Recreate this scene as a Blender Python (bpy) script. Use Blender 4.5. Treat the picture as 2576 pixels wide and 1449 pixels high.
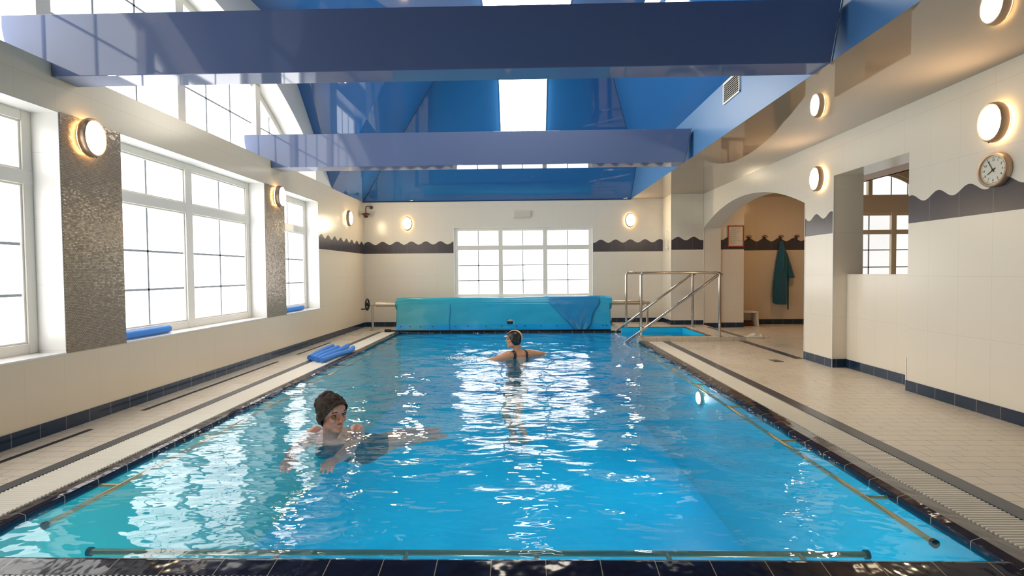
import bpy, bmesh, math, random
from math import pi, sin, cos, sqrt, radians
from mathutils import Vector, Matrix, noise
from mathutils.kdtree import KDTree
random.seed(7)
for o in list(bpy.data.objects): bpy.data.objects.remove(o)
SC = bpy.context.scene
COL = SC.collection

# ------------------------------------------------------------------ camera, world, exposure
cam_d = bpy.data.cameras.new('camera'); cam = bpy.data.objects.new('camera', cam_d); COL.objects.link(cam)
cam_d.sensor_width = 36; cam_d.lens = 1300/2576*36; cam_d.clip_start = .05
cam.matrix_world = (Matrix.Translation((0, 0, 1.1)) @ Matrix.Rotation(.02255, 4, 'Z')
                    @ Matrix.Rotation(pi/2-.0298, 4, 'X') @ Matrix.Rotation(-.0085, 4, 'Z'))
SC.camera = cam
W = bpy.data.worlds.new('world'); SC.world = W; W.use_nodes = True
W.node_tree.nodes['Background'].inputs[0].default_value = (.8, .88, 1, 1)
W.node_tree.nodes['Background'].inputs[1].default_value = 1.0
SC.view_settings.view_transform = 'Standard'; SC.view_settings.look = 'None'
SC.view_settings.gamma = 1; SC.view_settings.exposure = 0.3
SC.view_settings.use_curve_mapping = False
PANE = 3.6          # brightness of the frosted daylight panes
LAMP = 95.0         # brightness of the wall lamp glasses

# ------------------------------------------------------------------ helpers
def srgb(r, g, b):
    f = lambda c: (c/12.92 if c <= .04045 else ((c+.055)/1.055)**2.4)
    return (f(r/255), f(g/255), f(b/255), 1)
def tag(o, label=None, cat=None, group=None, kind=None):
    if label: o['label'] = label
    if cat: o['category'] = cat
    if group: o['group'] = group
    if kind: o['kind'] = kind
    return o
def empty(name, loc=(0, 0, 0), rz=0, label=None, cat=None, group=None, kind=None):
    o = bpy.data.objects.new(name, None); COL.objects.link(o); o.location = loc; o.rotation_euler = (0, 0, rz)
    o.empty_display_size = .05
    return tag(o, label, cat, group, kind)
class MB:
    def __init__(s): s.v = []; s.f = []; s.m = []
    def add(s, vs, fs, mi=0):
        n = len(s.v); s.v += [tuple(v) for v in vs]; s.f += [tuple(n+i for i in f) for f in fs]; s.m += [mi]*len(fs)
        return s
    def box(s, x0, x1, y0, y1, z0, z1, mi=0):
        vs = [(x, y, z) for x in (x0, x1) for y in (y0, y1) for z in (z0, z1)]
        fs = [(0, 1, 3, 2), (4, 6, 7, 5), (0, 4, 5, 1), (2, 3, 7, 6), (0, 2, 6, 4), (1, 5, 7, 3)]
        return s.add(vs, fs, mi)
    def quad(s, a, b, c, d, mi=0): return s.add([a, b, c, d], [(0, 1, 2, 3)], mi)
    def poly(s, pts, mi=0): return s.add(pts, [tuple(range(len(pts)))], mi)
    def prism(s, pts, ax, a0, a1, mi=0):
        # pts: 2D polygon in the two other axes, extruded along ax
        n = len(pts)
        def P(p, a): return {'X': (a, p[0], p[1]), 'Y': (p[0], a, p[1]), 'Z': (p[0], p[1], a)}[ax]
        vs = [P(p, a0) for p in pts]+[P(p, a1) for p in pts]
        fs = [tuple(range(n))[::-1], tuple(range(n, 2*n))]+[(i, (i+1) % n, n+(i+1) % n, n+i) for i in range(n)]
        return s.add(vs, fs, mi)
    def tube(s, pts, r, n=12, caps=True, mi=0):
        pts = [Vector(p) for p in pts]; rs = r if isinstance(r, (list, tuple)) else [r]*len(pts)
        ring0 = len(s.v); prev = None; vs = []
        for i, p in enumerate(pts):
            if i == 0: t = pts[1]-p
            elif i == len(pts)-1: t = p-pts[-2]
            else: t = (pts[i+1]-p).normalized()+(p-pts[i-1]).normalized()
            t.normalize()
            if prev is None:
                a = Vector((0, 0, 1)) if abs(t.z) < .9 else Vector((1, 0, 0)); u = t.cross(a).normalized()
            else:
                u = (prev-t*prev.dot(t)).normalized()
            w = t.cross(u); prev = u
            for k in range(n):
                an = 2*pi*k/n; vs.append(p+u*(rs[i]*cos(an))+w*(rs[i]*sin(an)))
        fs = [(i*n+k, i*n+(k+1) % n, (i+1)*n+(k+1) % n, (i+1)*n+k) for i in range(len(pts)-1) for k in range(n)]
        if caps: fs += [tuple(range(n))[::-1], tuple((len(pts)-1)*n+k for k in range(n))]
        return s.add(vs, fs, mi)
    def lathe(s, prof, c=(0, 0, 0), ax='Z', sx=1, sy=1, n=32, mi=0, close=False):
        # prof: (radius, height) pairs; height along ax; sx/sy squash the ring
        vs = []
        for r, h in prof:
            for k in range(n):
                a = 2*pi*k/n; p, q = r*cos(a)*sx, r*sin(a)*sy
                v = {'Z': (p, q, h), 'X': (h, p, q), 'Y': (p, h, q)}[ax]
                vs.append((v[0]+c[0], v[1]+c[1], v[2]+c[2]))
        fs = [(i*n+k, i*n+(k+1) % n, (i+1)*n+(k+1) % n, (i+1)*n+k) for i in range(len(prof)-1) for k in range(n)]
        if prof[0][0] > 1e-6: fs.append(tuple(range(n))[::-1])
        if prof[-1][0] > 1e-6: fs.append(tuple((len(prof)-1)*n+k for k in range(n)))
        return s.add(vs, fs, mi)
    def build(s, name, mat, parent=None, smooth=False, bevel=0, kind=None, merge=False):
        me = bpy.data.meshes.new(name); me.from_pydata(s.v, [], s.f)
        for m in (mat if isinstance(mat, (list, tuple)) else [mat]): me.materials.append(m)
        me.polygons.foreach_set('material_index', s.m)
        bm = bmesh.new(); bm.from_mesh(me)
        if merge: bmesh.ops.remove_doubles(bm, verts=bm.verts, dist=1e-5)
        bmesh.ops.recalc_face_normals(bm, faces=bm.faces); bm.to_mesh(me); bm.free()
        if smooth:
            me.shade_smooth()
            try: me.set_sharp_from_angle(angle=radians(40))
            except Exception: pass
        o = bpy.data.objects.new(name, me); COL.objects.link(o)
        if parent: o.parent = parent
        if bevel:
            b = o.modifiers.new('bevel', 'BEVEL'); b.width = bevel; b.segments = 2; b.limit_method = 'ANGLE'
        if kind: o['kind'] = kind
        return o
def copy_tree(o, parent=None):
    c = o.copy(); COL.objects.link(c)
    c.parent = parent
    for ch in [x for x in bpy.data.objects if x.parent == o]: copy_tree(ch, c)
    return c
def arc2(c, r, a0, a1, n): return [(c[0]+r*cos(a0+(a1-a0)*i/n), c[1]+r*sin(a0+(a1-a0)*i/n)) for i in range(n+1)]

# ------------------------------------------------------------------ materials
def mat(name, col=(.8, .8, .8, 1), rough=.5, metal=0, ior=1.45, emis=None, es=0, coat=0, trans=0):
    m = bpy.data.materials.new(name); m.use_nodes = True; b = m.node_tree.nodes['Principled BSDF']
    b.inputs['Base Color'].default_value = col; b.inputs['Roughness'].default_value = rough
    b.inputs['Metallic'].default_value = metal; b.inputs['IOR'].default_value = ior
    if emis: b.inputs['Emission Color'].default_value = emis; b.inputs['Emission Strength'].default_value = es
    if coat: b.inputs['Coat Weight'].default_value = coat; b.inputs['Coat Roughness'].default_value = .03
    if trans: b.inputs['Transmission Weight'].default_value = trans
    return m
class NT:
    def __init__(s, m): s.t = m.node_tree; s.N = s.t.nodes; s.L = s.t.links; s.b = s.N.get('Principled BSDF')
    def n(s, typ, **k):
        x = s.N.new(typ)
        for a, v in k.items():
            if a.startswith('i_'): x.inputs[int(a[2:])].default_value = v
            else: setattr(x, a, v)
        return x
    def math(s, op, a, b=None, c=None):
        x = s.N.new('ShaderNodeMath'); x.operation = op
        for i, v in enumerate((a, b, c)):
            if v is None: continue
            if isinstance(v, (int, float)): x.inputs[i].default_value = v
            else: s.L.new(v, x.inputs[i])
        return x.outputs[0]
    def mix(s, f, a, b):
        x = s.N.new('ShaderNodeMix'); x.data_type = 'RGBA'
        for i, v in ((0, f), (6, a), (7, b)):
            if isinstance(v, (int, float, tuple)): x.inputs[i].default_value = v
            else: s.L.new(v, x.inputs[i])
        return x.outputs[2]
    def pos(s):
        g = s.N.new('ShaderNodeNewGeometry'); x = s.N.new('ShaderNodeSeparateXYZ'); s.L.new(g.outputs['Position'], x.inputs[0])
        return g.outputs['Position'], x.outputs[0], x.outputs[1], x.outputs[2]
    def noise(s, vec, scale, detail=2, rough=.5, stretch=None):
        x = s.N.new('ShaderNodeTexNoise'); x.inputs['Scale'].default_value = scale; x.inputs['Detail'].default_value = detail
        x.inputs['Roughness'].default_value = rough
        if stretch:
            m = s.N.new('ShaderNodeMapping'); m.inputs['Scale'].default_value = stretch; s.L.new(vec, m.inputs[0]); vec = m.outputs[0]
        s.L.new(vec, x.inputs['Vector']); return x.outputs[0]
    def bump(s, h, strength=.2, dist=.01):
        x = s.N.new('ShaderNodeBump'); x.inputs['Strength'].default_value = strength; x.inputs['Distance'].default_value = dist
        s.L.new(h, x.inputs['Height']); s.L.new(x.outputs[0], s.b.inputs['Normal']); return x
    def line(s, u, u0, per, w):
        # 1 on grout lines of coordinate u
        f = s.math('PINGPONG', s.math('SUBTRACT', u, u0), per/2)
        return s.math('LESS_THAN', f, w/2)
CREAM = (.83, .76, .64, 1)
GROUT = (.56, .50, .42, 1)
def wall_mat(name, axis, u0, peak=None, base=CREAM, ymin=None):
    m = mat(name, base, .22); t = NT(m); P, x, y, z = t.pos(); u = {'X': x, 'Y': y}[axis]
    g = t.math('MAXIMUM', t.line(u, u0, .30, .003), t.line(z, .095, .4725, .004))
    nz = t.noise(P, 1.3, 2)
    col = t.mix(t.math('MULTIPLY', nz, .12), base, (.72, .66, .58, 1))
    col = t.mix(t.math('MULTIPLY', g, .35), col, GROUT)
    if peak is not None:
        wv = t.math('COSINE', t.math('MULTIPLY', t.math('SUBTRACT', u, peak), 2*pi/.30))
        top = t.math('ADD', t.math('MULTIPLY', wv, .033), 1.727)
        fr = t.math('MULTIPLY', t.math('GREATER_THAN', z, 1.512), t.math('LESS_THAN', z, top))
        if ymin is not None: fr = t.math('MULTIPLY', fr, t.math('GREATER_THAN', y, ymin))
        ge = t.N.new('ShaderNodeNewGeometry'); sx_ = t.N.new('ShaderNodeSeparateXYZ'); t.L.new(ge.outputs['True Normal'], sx_.inputs[0])
        fr = t.math('MULTIPLY', fr, t.math('GREATER_THAN', t.math('ABSOLUTE', sx_.outputs[0 if axis == 'Y' else 1]), .5))
        dark = t.mix(t.math('MULTIPLY', t.line(u, u0, .30, .003), .6), (.080, .070, .078, 1), (.30, .26, .22, 1))
        col = t.mix(fr, col, dark)
    t.L.new(col, t.b.inputs['Base Color'])
    t.bump(t.math('MULTIPLY', g, -1), .25, .002)
    return m
M = {}
M['wall_left'] = wall_mat('wall_tiles_left_warm_lit', 'Y', 3.62, peak=8.40, ymin=8.29, base=(.83, .70, .51, 1))  # warm indoor light on the left wall is mixed into its tile colour
M['wall_far'] = wall_mat('wall_tiles_far', 'X', -2.69, peak=-3.21)
M['wall_right'] = wall_mat('wall_tiles_right', 'Y', 4.51, peak=4.12)
M['wall_plain_y'] = wall_mat('wall_tiles_plain_side', 'Y', 4.51)
M['wall_plain_x'] = wall_mat('wall_tiles_plain_end', 'X', -2.69)
M['plaster'] = mat('cream_plaster', (.82, .78, .70, 1), .5)
M['reveal'] = wall_mat('reveal_tiles', 'X', -9.0, base=(.86, .85, .82, 1))
M['bead'] = mat('white_corner_bead', (.88, .86, .82, 1), .3)
def skirt_mat(axis, u0):
    m = mat('navy_skirting_tiles', (.018, .04, .075, 1), .12); t = NT(m); P, x, y, z = t.pos()
    g = t.line({'X': x, 'Y': y}[axis], u0, .20, .004)
    t.L.new(t.mix(t.math('MULTIPLY', g, .5), (.016, .036, .070, 1), (.45, .4, .33, 1)), t.b.inputs['Base Color']); return m
M['skirt_y'] = skirt_mat('Y', 4.61); M['skirt_x'] = skirt_mat('X', -2.69)
def floor_mat():
    m = mat('cream_deck_tiles', (.7, .62, .5, 1), .3); t = NT(m); P, x, y, z = t.pos()
    row = t.math('FLOOR', t.math('DIVIDE', y, .0985)); off = t.math('MULTIPLY', t.math('MODULO', row, 2), .1)
    g = t.math('MAXIMUM', t.line(y, 0, .0985, .0045), t.line(t.math('ADD', x, off), 2.28, .20, .0045))
    nz = t.noise(P, 2.2, 3)
    tilev = t.N.new('ShaderNodeTexWhiteNoise')
    cmb = t.N.new('ShaderNodeCombineXYZ'); t.L.new(t.math('FLOOR', t.math('DIVIDE', t.math('SUBTRACT', t.math('ADD', x, off), 2.18), .2)), cmb.inputs[0]); t.L.new(row, cmb.inputs[1])
    t.L.new(cmb.outputs[0], tilev.inputs['Vector'])
    col = t.mix(nz, (.68, .585, .45, 1), (.77, .68, .55, 1))
    col = t.mix(t.math('MULTIPLY', tilev.outputs[0], .25), col, (.60, .54, .45, 1))
    col = t.mix(t.math('MULTIPLY', g, .85), col, (.30, .24, .17, 1))
    t.L.new(col, t.b.inputs['Base Color']); t.bump(t.math('MULTIPLY', g, -1), .3, .002)
    t.L.new(t.math('ADD', t.math('MULTIPLY', nz, .3), .15), t.b.inputs['Roughness'])
    return m
M['floor'] = floor_mat()
M['strip'] = mat('dark_slate_strip', (.055, .065, .08, 1), .25)
def coping_mat(name, axis, u0):
    m = mat(name, (.012, .013, .028, 1), .08); t = NT(m); P, x, y, z = t.pos()
    g = t.line({'X': x, 'Y': y}[axis], u0, .205, .0035)
    t.L.new(t.mix(g, (.013, .014, .030, 1), (.42, .36, .27, 1)), t.b.inputs['Base Color'])
    t.bump(t.noise(P, 9, 2), .5, .01); return m
M['coping_y'] = coping_mat('navy_coping_side', 'Y', 2.51); M['coping_x'] = coping_mat('navy_coping_end', 'X', -.13)
M['grate'] = mat('cream_plastic_grating', (.86, .80, .67, 1), .35)
M['channel'] = mat('dark_overflow_channel', (.05, .045, .04, 1), .6)
def stretch(name, col, ior=1.75, rough=.035):
    m = mat(name, col, rough, ior=ior); t = NT(m); P, x, y, z = t.pos(); t.bump(t.noise(P, .7, 1), .12, .05); return m
M['blue'] = stretch('blue_stretch_ceiling', (.03, .135, .37, 1))
M['beam'] = stretch('blue_stretch_beam', (.115, .155, .285, 1), 1.5, .05)
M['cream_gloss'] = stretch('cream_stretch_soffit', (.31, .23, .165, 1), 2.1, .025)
M['upvc'] = mat('white_window_frame', (.84, .79, .70, 1), .35)
M['bar'] = mat('thin_glazing_bar', (.42, .44, .46, 1), .5)
M['rubber'] = mat('black_rubber', (.015, .015, .017, 1), .5)
def pane_mat(name, k):
    m = bpy.data.materials.new(name); m.use_nodes = True; t = NT(m); t.N.remove(t.b)
    out = t.N['Material Output']; P, x, y, z = t.pos()
    e = t.N.new('ShaderNodeEmission'); nz = t.noise(P, 60, 3, .6, (1, 1, 2.5)); big = t.noise(P, .9, 1)
    s = t.math('ADD', t.math('MULTIPLY', nz, .5), t.math('MULTIPLY', big, .4))
    t.L.new(t.math('MULTIPLY', t.math('ADD', s, .55), k), e.inputs[1]); e.inputs[0].default_value = (1, .985, .955, 1)
    g = t.N.new('ShaderNodeBsdfGlossy'); g.inputs['Roughness'].default_value = .3; mx = t.N.new('ShaderNodeMixShader'); mx.inputs[0].default_value = .05
    t.L.new(e.outputs[0], mx.inputs[1]); t.L.new(g.outputs[0], mx.inputs[2]); t.L.new(mx.outputs[0], out.inputs[0]); return m
M['pane'] = pane_mat('frosted_daylight_pane', PANE); M['pane_dim'] = pane_mat('frosted_shaded_pane', .85)
def emit(name, col, s):
    m = bpy.data.materials.new(name); m.use_nodes = True; t = NT(m); t.N.remove(t.b); e = t.N.new('ShaderNodeEmission')
    e.inputs[0].default_value = col; e.inputs[1].default_value = s; t.L.new(e.outputs[0], t.N['Material Output'].inputs[0]); return m
M['lampglass'] = emit('lit_lamp_glass', (1, .80, .52, 1), LAMP)
M['lampslot'] = emit('lit_lamp_slot', (1, .66, .30, 1), LAMP*.14)
M['panel'] = emit('lit_opal_panel', (1, .90, .74, 1), 13)
M['poollight'] = emit('lit_underwater_light', (.85, .95, 1, 1), 210)
M['bezel'] = mat('satin_brass_bezel', (.55, .40, .28, 1), .3, .8)
M['chrome'] = mat('polished_stainless', (.62, .56, .50, 1), .12, 1)
M['steel'] = mat('brushed_steel_tube', (.60, .52, .44, 1), .3, .9)
def mosaic():
    m = mat('bronze_glass_mosaic', (.2, .15, .11, 1), .2); t = NT(m); P, x, y, z = t.pos()
    S = .012
    row = t.math('FLOOR', t.math('DIVIDE', z, S)); yo = t.math('ADD', y, t.math('MULTIPLY', t.math('MODULO', row, 2), S*.75))
    g = t.math('MAXIMUM', t.line(z, 0, S, .0022), t.line(yo, 0, S*1.5, .0022))
    wn = t.N.new('ShaderNodeTexWhiteNoise'); cmb = t.N.new('ShaderNodeCombineXYZ')
    t.L.new(row, cmb.inputs[0]); t.L.new(t.math('FLOOR', t.math('DIVIDE', t.math('ADD', yo, S*.75), S*1.5)), cmb.inputs[1]); t.L.new(cmb.outputs[0], wn.inputs['Vector'])
    col = t.mix(wn.outputs[0], (.38, .28, .19, 1), (.50, .39, .27, 1)); col = t.mix(g, col, (.17, .135, .105, 1))
    t.L.new(col, t.b.inputs['Base Color']); t.b.inputs['Metallic'].default_value = .1
    nm = t.N.new('ShaderNodeVectorMath'); nm.operation = 'SUBTRACT'; t.L.new(wn.outputs[1], nm.inputs[0]); nm.inputs[1].default_value = (.5, .5, .5)
    sc = t.N.new('ShaderNodeVectorMath'); sc.operation = 'SCALE'; t.L.new(nm.outputs[0], sc.inputs[0]); sc.inputs[3].default_value = .10
    ge = t.N.new('ShaderNodeNewGeometry'); ad = t.N.new('ShaderNodeVectorMath'); ad.operation = 'ADD'
    t.L.new(ge.outputs['Normal'], ad.inputs[0]); t.L.new(sc.outputs[0], ad.inputs[1])
    no = t.N.new('ShaderNodeVectorMath'); no.operation = 'NORMALIZE'; t.L.new(ad.outputs[0], no.inputs[0]); t.L.new(no.outputs[0], t.b.inputs['Normal'])
    return m
M['mosaic'] = mosaic()
def basin(name, c1, c2):
    m = mat(name, c1, .4); t = NT(m); P, x, y, z = t.pos(); t.L.new(t.mix(t.noise(P, .8, 2), c1, c2), t.b.inputs['Base Color']); return m
M['pool_floor'] = basin('bright_blue_pool_lining', (.01, .55, .90, 1), (.01, .60, .93, 1))
M['pool_wall'] = basin('turquoise_pool_wall', (.04, .47, .42, 1), (.05, .54, .48, 1))
M['pool_wall_b'] = basin('pale_blue_pool_wall', (.02, .53, .70, 1), (.03, .58, .76, 1))
def water():
    m = bpy.data.materials.new('pool_water'); m.use_nodes = True; t = NT(m); t.N.remove(t.b); P, x, y, z = t.pos()
    tr = t.N.new('ShaderNodeBsdfTransparent'); tr.inputs[0].default_value = (.95, .99, 1, 1)
    gl = t.N.new('ShaderNodeBsdfGlossy'); gl.inputs['Roughness'].default_value = .02; gl.inputs[0].default_value = (1, 1, 1, 1)
    fr = t.N.new('ShaderNodeFresnel'); fr.inputs[0].default_value = 1.34
    bp = t.N.new('ShaderNodeBump'); bp.inputs['Strength'].default_value = .6; bp.inputs['Distance'].default_value = .018
    h = t.math('ADD', t.noise(P, 5.5, 2, .5, (.55, 1.3, 1)), t.math('MULTIPLY', t.noise(P, 14, 1, .5, (.8, 1.3, 1)), .34))
    t.L.new(h, bp.inputs['Height'])
    t.L.new(bp.outputs[0], gl.inputs['Normal']); t.L.new(bp.outputs[0], fr.inputs['Normal'])
    df = t.N.new('ShaderNodeBsdfDiffuse'); df.inputs[0].default_value = (.01, .56, .92, 1)     # light scattered back by the water itself
    bd_ = t.N.new('ShaderNodeMixShader'); bd_.inputs[0].default_value = .13; t.L.new(tr.outputs[0], bd_.inputs[1]); t.L.new(df.outputs[0], bd_.inputs[2])
    mx = t.N.new('ShaderNodeMixShader'); t.L.new(fr.outputs[0], mx.inputs[0]); t.L.new(bd_.outputs[0], mx.inputs[1]); t.L.new(gl.outputs[0], mx.inputs[2])
    t.L.new(mx.outputs[0], t.N['Material Output'].inputs[0]); return m
M['water'] = water()
def foam():
    m = mat('blue_foam', (.06, .25, .70, 1), .75); t = NT(m); P, x, y, z = t.pos(); t.bump(t.noise(P, 180, 2), .3, .003); return m
M['foam'] = foam()
def skin(name, c1, c2):
    m = mat(name, c1, .38); t = NT(m); P, x, y, z = t.pos(); t.L.new(t.mix(t.noise(P, 14, 3), c1, c2), t.b.inputs['Base Color'])
    t.b.inputs['Subsurface Weight'].default_value = .12; t.b.inputs['Subsurface Radius'].default_value = (.02, .008, .004); t.b.inputs['Subsurface Scale'].default_value = .5
    return m
M['skin_a'] = skin('skin_tan', (.58, .25, .13, 1), (.66, .31, .17, 1))
M['skin_b'] = skin('skin_ruddy', (.44, .17, .10, 1), (.54, .24, .15, 1))
M['black'] = mat('black_swim_fabric', (.018, .018, .024, 1), .45)
M['black_plastic'] = mat('black_plastic', (.02, .02, .02, 1), .4)

# ------------------------------------------------------------------ setting
XL, XR, YF, YN = -3.30, 3.47, 10.65, -1.60
HC = 2.60; FL = 4.45          # eaves and flat ceiling heights
PX0, PX1, PY0, PY1 = -2.31, 1.80, 1.95, 9.60      # pool
BX1, BY0, BY1 = 2.92, 8.30, 9.57                  # entry basin
# floor: deck pieces around the pool and channels
f = MB()
T = -.30
f.box(XL-.4, -2.76, YN, YF+.2, T, 0); f.box(2.28, 9.2, YN, 8.14, T, 0); f.box(3.47, 9.2, 8.14, YF+.3, T, 0)
f.box(-2.76, 2.28, YN, 1.55, T, 0); f.box(-2.76, 1.80, 9.70, YF+.2, T, 0)
f.build('floor', M['floor'], kind='structure')
# raised plinth round the entry basin
p = MB(); p.box(1.80, BX1+.022, 8.14, BY0-.022, -.04, .065); p.box(BX1+.022, 3.47, 8.14, YF+.2, -.04, .065); p.box(1.80, BX1+.022, BY1+.022, YF+.2, -.04, .065)
p.build('trim_1', M['floor'], kind='structure', bevel=.004)
# dark strips
def slab(nm, mt, boxes, bevel=.002):
    m = MB()
    for b in boxes: m.box(*b)
    return m.build(nm, mt, kind='structure', bevel=bevel)
slab('trim_2', M['strip'], [(2.175, 2.28, 1.55, 8.14, T, .002), (-2.76, -2.68, 1.55, 9.70, T, .002), (-2.68, 2.175, 1.55, 1.62, T, .002)])
slab('trim_3', M['strip'], [(3.36, 3.47, 6.46, 8.14, -.05, .003), (3.36, 3.46, 8.15, 9.6, .06, .068)])
slab('trim_4', M['strip'], [(1.802, 2.99, 8.245, 8.298, .01, .069), (2.922, 2.99, 8.298, 9.64, .01, .069), (1.802, 2.922, 9.572, 9.64, .01, .069)])
# coping
def coping(nm, mt, prof, ax, a0, a1):
    m = MB(); m.prism(prof, ax, a0, a1); return m.build(nm, mt, kind='structure', bevel=.006)
coping('trim_5', M['coping_y'], [(1.80, -.04), (1.95, -.04), (1.95, -.004), (1.90, .004), (1.84, .012), (1.80, .0)], 'Y', PY0-.11, 8.14)
coping('trim_6', M['coping_y'], [(-2.42, -.04), (-2.31, -.04), (-2.31, .0), (-2.34, .008), (-2.42, -.004)], 'Y', PY0-.11, 9.70)
mc = MB(); mc.prism([(1.84, -.04), (1.95, -.04), (1.95, .002), (1.925, .012), (1.84, -.006)], 'X', -2.31, 1.80); mc.build('trim_7', M['coping_x'], kind='structure', bevel=.006)
mc = MB(); mc.prism([(9.60, -.04), (9.70, -.04), (9.70, 0), (9.66, .008), (9.60, .0)], 'X', -2.31, 1.80); mc.build('trim_8', M['coping_x'], kind='structure', bevel=.006)
slab('trim_9', M['channel'], [(1.95, 2.175, 1.55, 8.14, T, -.05), (-2.68, -2.42, 1.55, 9.70, T, -.05), (-2.42, 1.95, 1.62, 1.84, T, -.05)])
# gratings: slats across the channel, one grating per side
def grating(a0, a1, b0, b1, along, label, pitch=.0215):
    m = MB(); n = int((a1-a0)/pitch)
    for i in range(n):
        c = a0+(i+.5)*pitch; w = .0068
        prof = [(c-w, -.022), (c+w, -.022), (c+w, -.004), (c+w*.5, 0), (c-w*.5, 0), (c-w, -.004)]
        m.prism(prof if along == 'Y' else prof, 'X' if along == 'Y' else 'Y', b0, b1)
    for q in (.2, .5, .8):
        r = b0+(b1-b0)*q
        if along == 'Y': m.box(r-.006, r+.006, a0, a1, -.045, -.015)
        else: m.box(a0, a1, r-.006, r+.006, -.045, -.015)
    o = m.build('overflow_grating', M['grate'], merge=False); return tag(o, label, 'grating', 'overflow gratings round the pool')
grating(1.55, 8.13, 1.955, 2.17, 'Y', 'cream slatted overflow grating along the right side of the pool')
grating(1.55, 9.68, -2.675, -2.425, 'Y', 'cream slatted overflow grating along the window side of the pool')
grating(-2.42, 1.95, 1.64, 1.835, 'X', 'cream slatted overflow grating at the near end of the pool')
# pool basin
b = MB()
b.quad((PX0, PY0, -1.2), (PX1, PY0, -1.2), (PX1, PY1, -1.2), (PX0, PY1, -1.2), 0)
b.quad((PX0, PY0, -1.2), (PX0, PY1, -1.2), (PX0, PY1, -.04), (PX0, PY0, -.04), 1)
b.quad((PX0, PY0, -1.2), (PX1, PY0, -1.2), (PX1, PY0, -.04), (PX0, PY0, -.04), 1)
b.quad((PX0, PY1, -1.2), (PX1, PY1, -1.2), (PX1, PY1, -.04), (PX0, PY1, -.04), 0)
b.quad((PX1, PY0, -1.2), (PX1, BY0, -1.2), (PX1, BY0, -.04), (PX1, PY0, -.04), 2)
b.quad((PX1, BY1, -1.2), (PX1, PY1, -1.2), (PX1, PY1, -.04), (PX1, BY1, -.04), 0)
b.build('floor_pool', [M['pool_floor'], M['pool_wall'], M['pool_wall_b']], kind='structure')
st = MB()
for i in range(5): st.box(PX1+i*.224, BX1, BY0, BY1, -1.2+i*.21, -1.2+(i+1)*.21)
for (x0, x1, y0, y1) in ((PX1+.002, BX1+.02, BY0-.02, BY0), (PX1+.002, BX1+.02, BY1, BY1+.02), (BX1, BX1+.02, BY0, BY1)): st.box(x0, x1, y0, y1, -1.2, .064)
st.build('trim_10', M['pool_floor'], kind='structure')

# ---- walls
def ring_wall(mb, outer, inner, X0, X1, mi=0):
    """wall slab between X0 and X1 with polygon hole; outer/inner same-length loops of (y,z)"""
    n = len(outer)
    for X in (X0, X1):
        for i in range(n):
            j = (i+1) % n
            mb.quad((X, *outer[i]), (X, *outer[j]), (X, *inner[j]), (X, *inner[i]), mi)
    for i in range(n):
        j = (i+1) % n
        mb.quad((X0, *inner[i]), (X0, *inner[j]), (X1, *inner[j]), (X1, *inner[i]), 1)
        mb.quad((X0, *outer[i]), (X0, *outer[j]), (X1, *outer[j]), (X1, *outer[i]), mi)
def wall_with_holes_Y(nm, mats, X0, X1, ya, yb, z0, z1, holes):
    m = MB(); ys = sorted({ya, yb, *[h[0] for h in holes], *[h[1] for h in holes]})
    for y0, y1 in zip(ys[:-1], ys[1:]):
        h = next((h for h in holes if h[0] <= y0+1e-6 and h[1] >= y1-1e-6), None)
        if h is None: m.box(X0, X1, y0, y1, z0, z1)
        else:
            if h[2] > z0: m.box(X0, X1, y0, y1, z0, h[2])
            m.box(X0, X1, y0, y1, h[3], z1)
    return m.build(nm, mats, kind='structure')
LW = [(1.28, 3.64, .54, 2.27), (4.20, 6.56, .54, 2.27), (7.10, 8.29, .54, 2.27)]
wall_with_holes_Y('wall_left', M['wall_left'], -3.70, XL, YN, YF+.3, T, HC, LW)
# left gable above the ledge with its arched opening
cy, cz, rr = 4.80, -1.21, 5.33
def rake(y): return min(FL+.02, 2.58+(8.91-y) if y > 4.8 else 2.58+(y-.69))
inner = [(8.23, HC)]; a1 = math.asin((8.23-cy)/rr)
N = 40
for i in range(N+1):
    a = a1-2*a1*i/N; inner.append((cy+rr*sin(a), cz+rr*cos(a)))
inner.append((cy-(8.23-cy), HC))
outer = [(9.0, HC)]
for i in range(N+1):
    y = 8.91-(8.22)*i/N; outer.append((y, max(HC+.001, rake(y)+.03)))
outer.append((.60, HC))
g = MB()
n = len(inner)
for X in (-3.70, XL):
    for i in range(n-1): g.quad((X, *outer[i]), (X, *outer[i+1]), (X, *inner[i+1]), (X, *inner[i]), 0)
for i in range(n-1): g.quad((-3.70, *inner[i]), (-3.70, *inner[i+1]), (XL, *inner[i+1]), (XL, *inner[i]), 1)
g.build('wall_left_upper', [M['plaster'], M['bead']], kind='structure')
# window linings of the left wall (tiled reveals)
def lining_Y(i, y0, y1, z0, z1, X0=-3.50, X1=XL-.001):
    m = MB(); t_ = .004
    m.box(X0, X1, y0+.0005, y0+t_, z0+.012, z1-t_); m.box(X0, X1, y1-t_, y1-.0005, z0+.012, z1-t_); m.box(X0, X1, y0+.0005, y1-.0005, z1-t_, z1-.0005); m.box(X0, X1+.006, y0+.0005, y1-.0005, z0+.0005, z0+.012)
    m.build('trim_%d' % (20+i), M['reveal'], kind='structure')
for i, h in enumerate(LW): lining_Y(i, *h)
for i, (y0, y1) in enumerate(((3.644, 4.196), (6.564, 7.096))):
    m = MB(); m.box(XL-.01, XL+.006, y0, y1, .545, 2.27); m.build('trim_%d' % (30+i), M['mosaic'], kind='structure')
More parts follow.
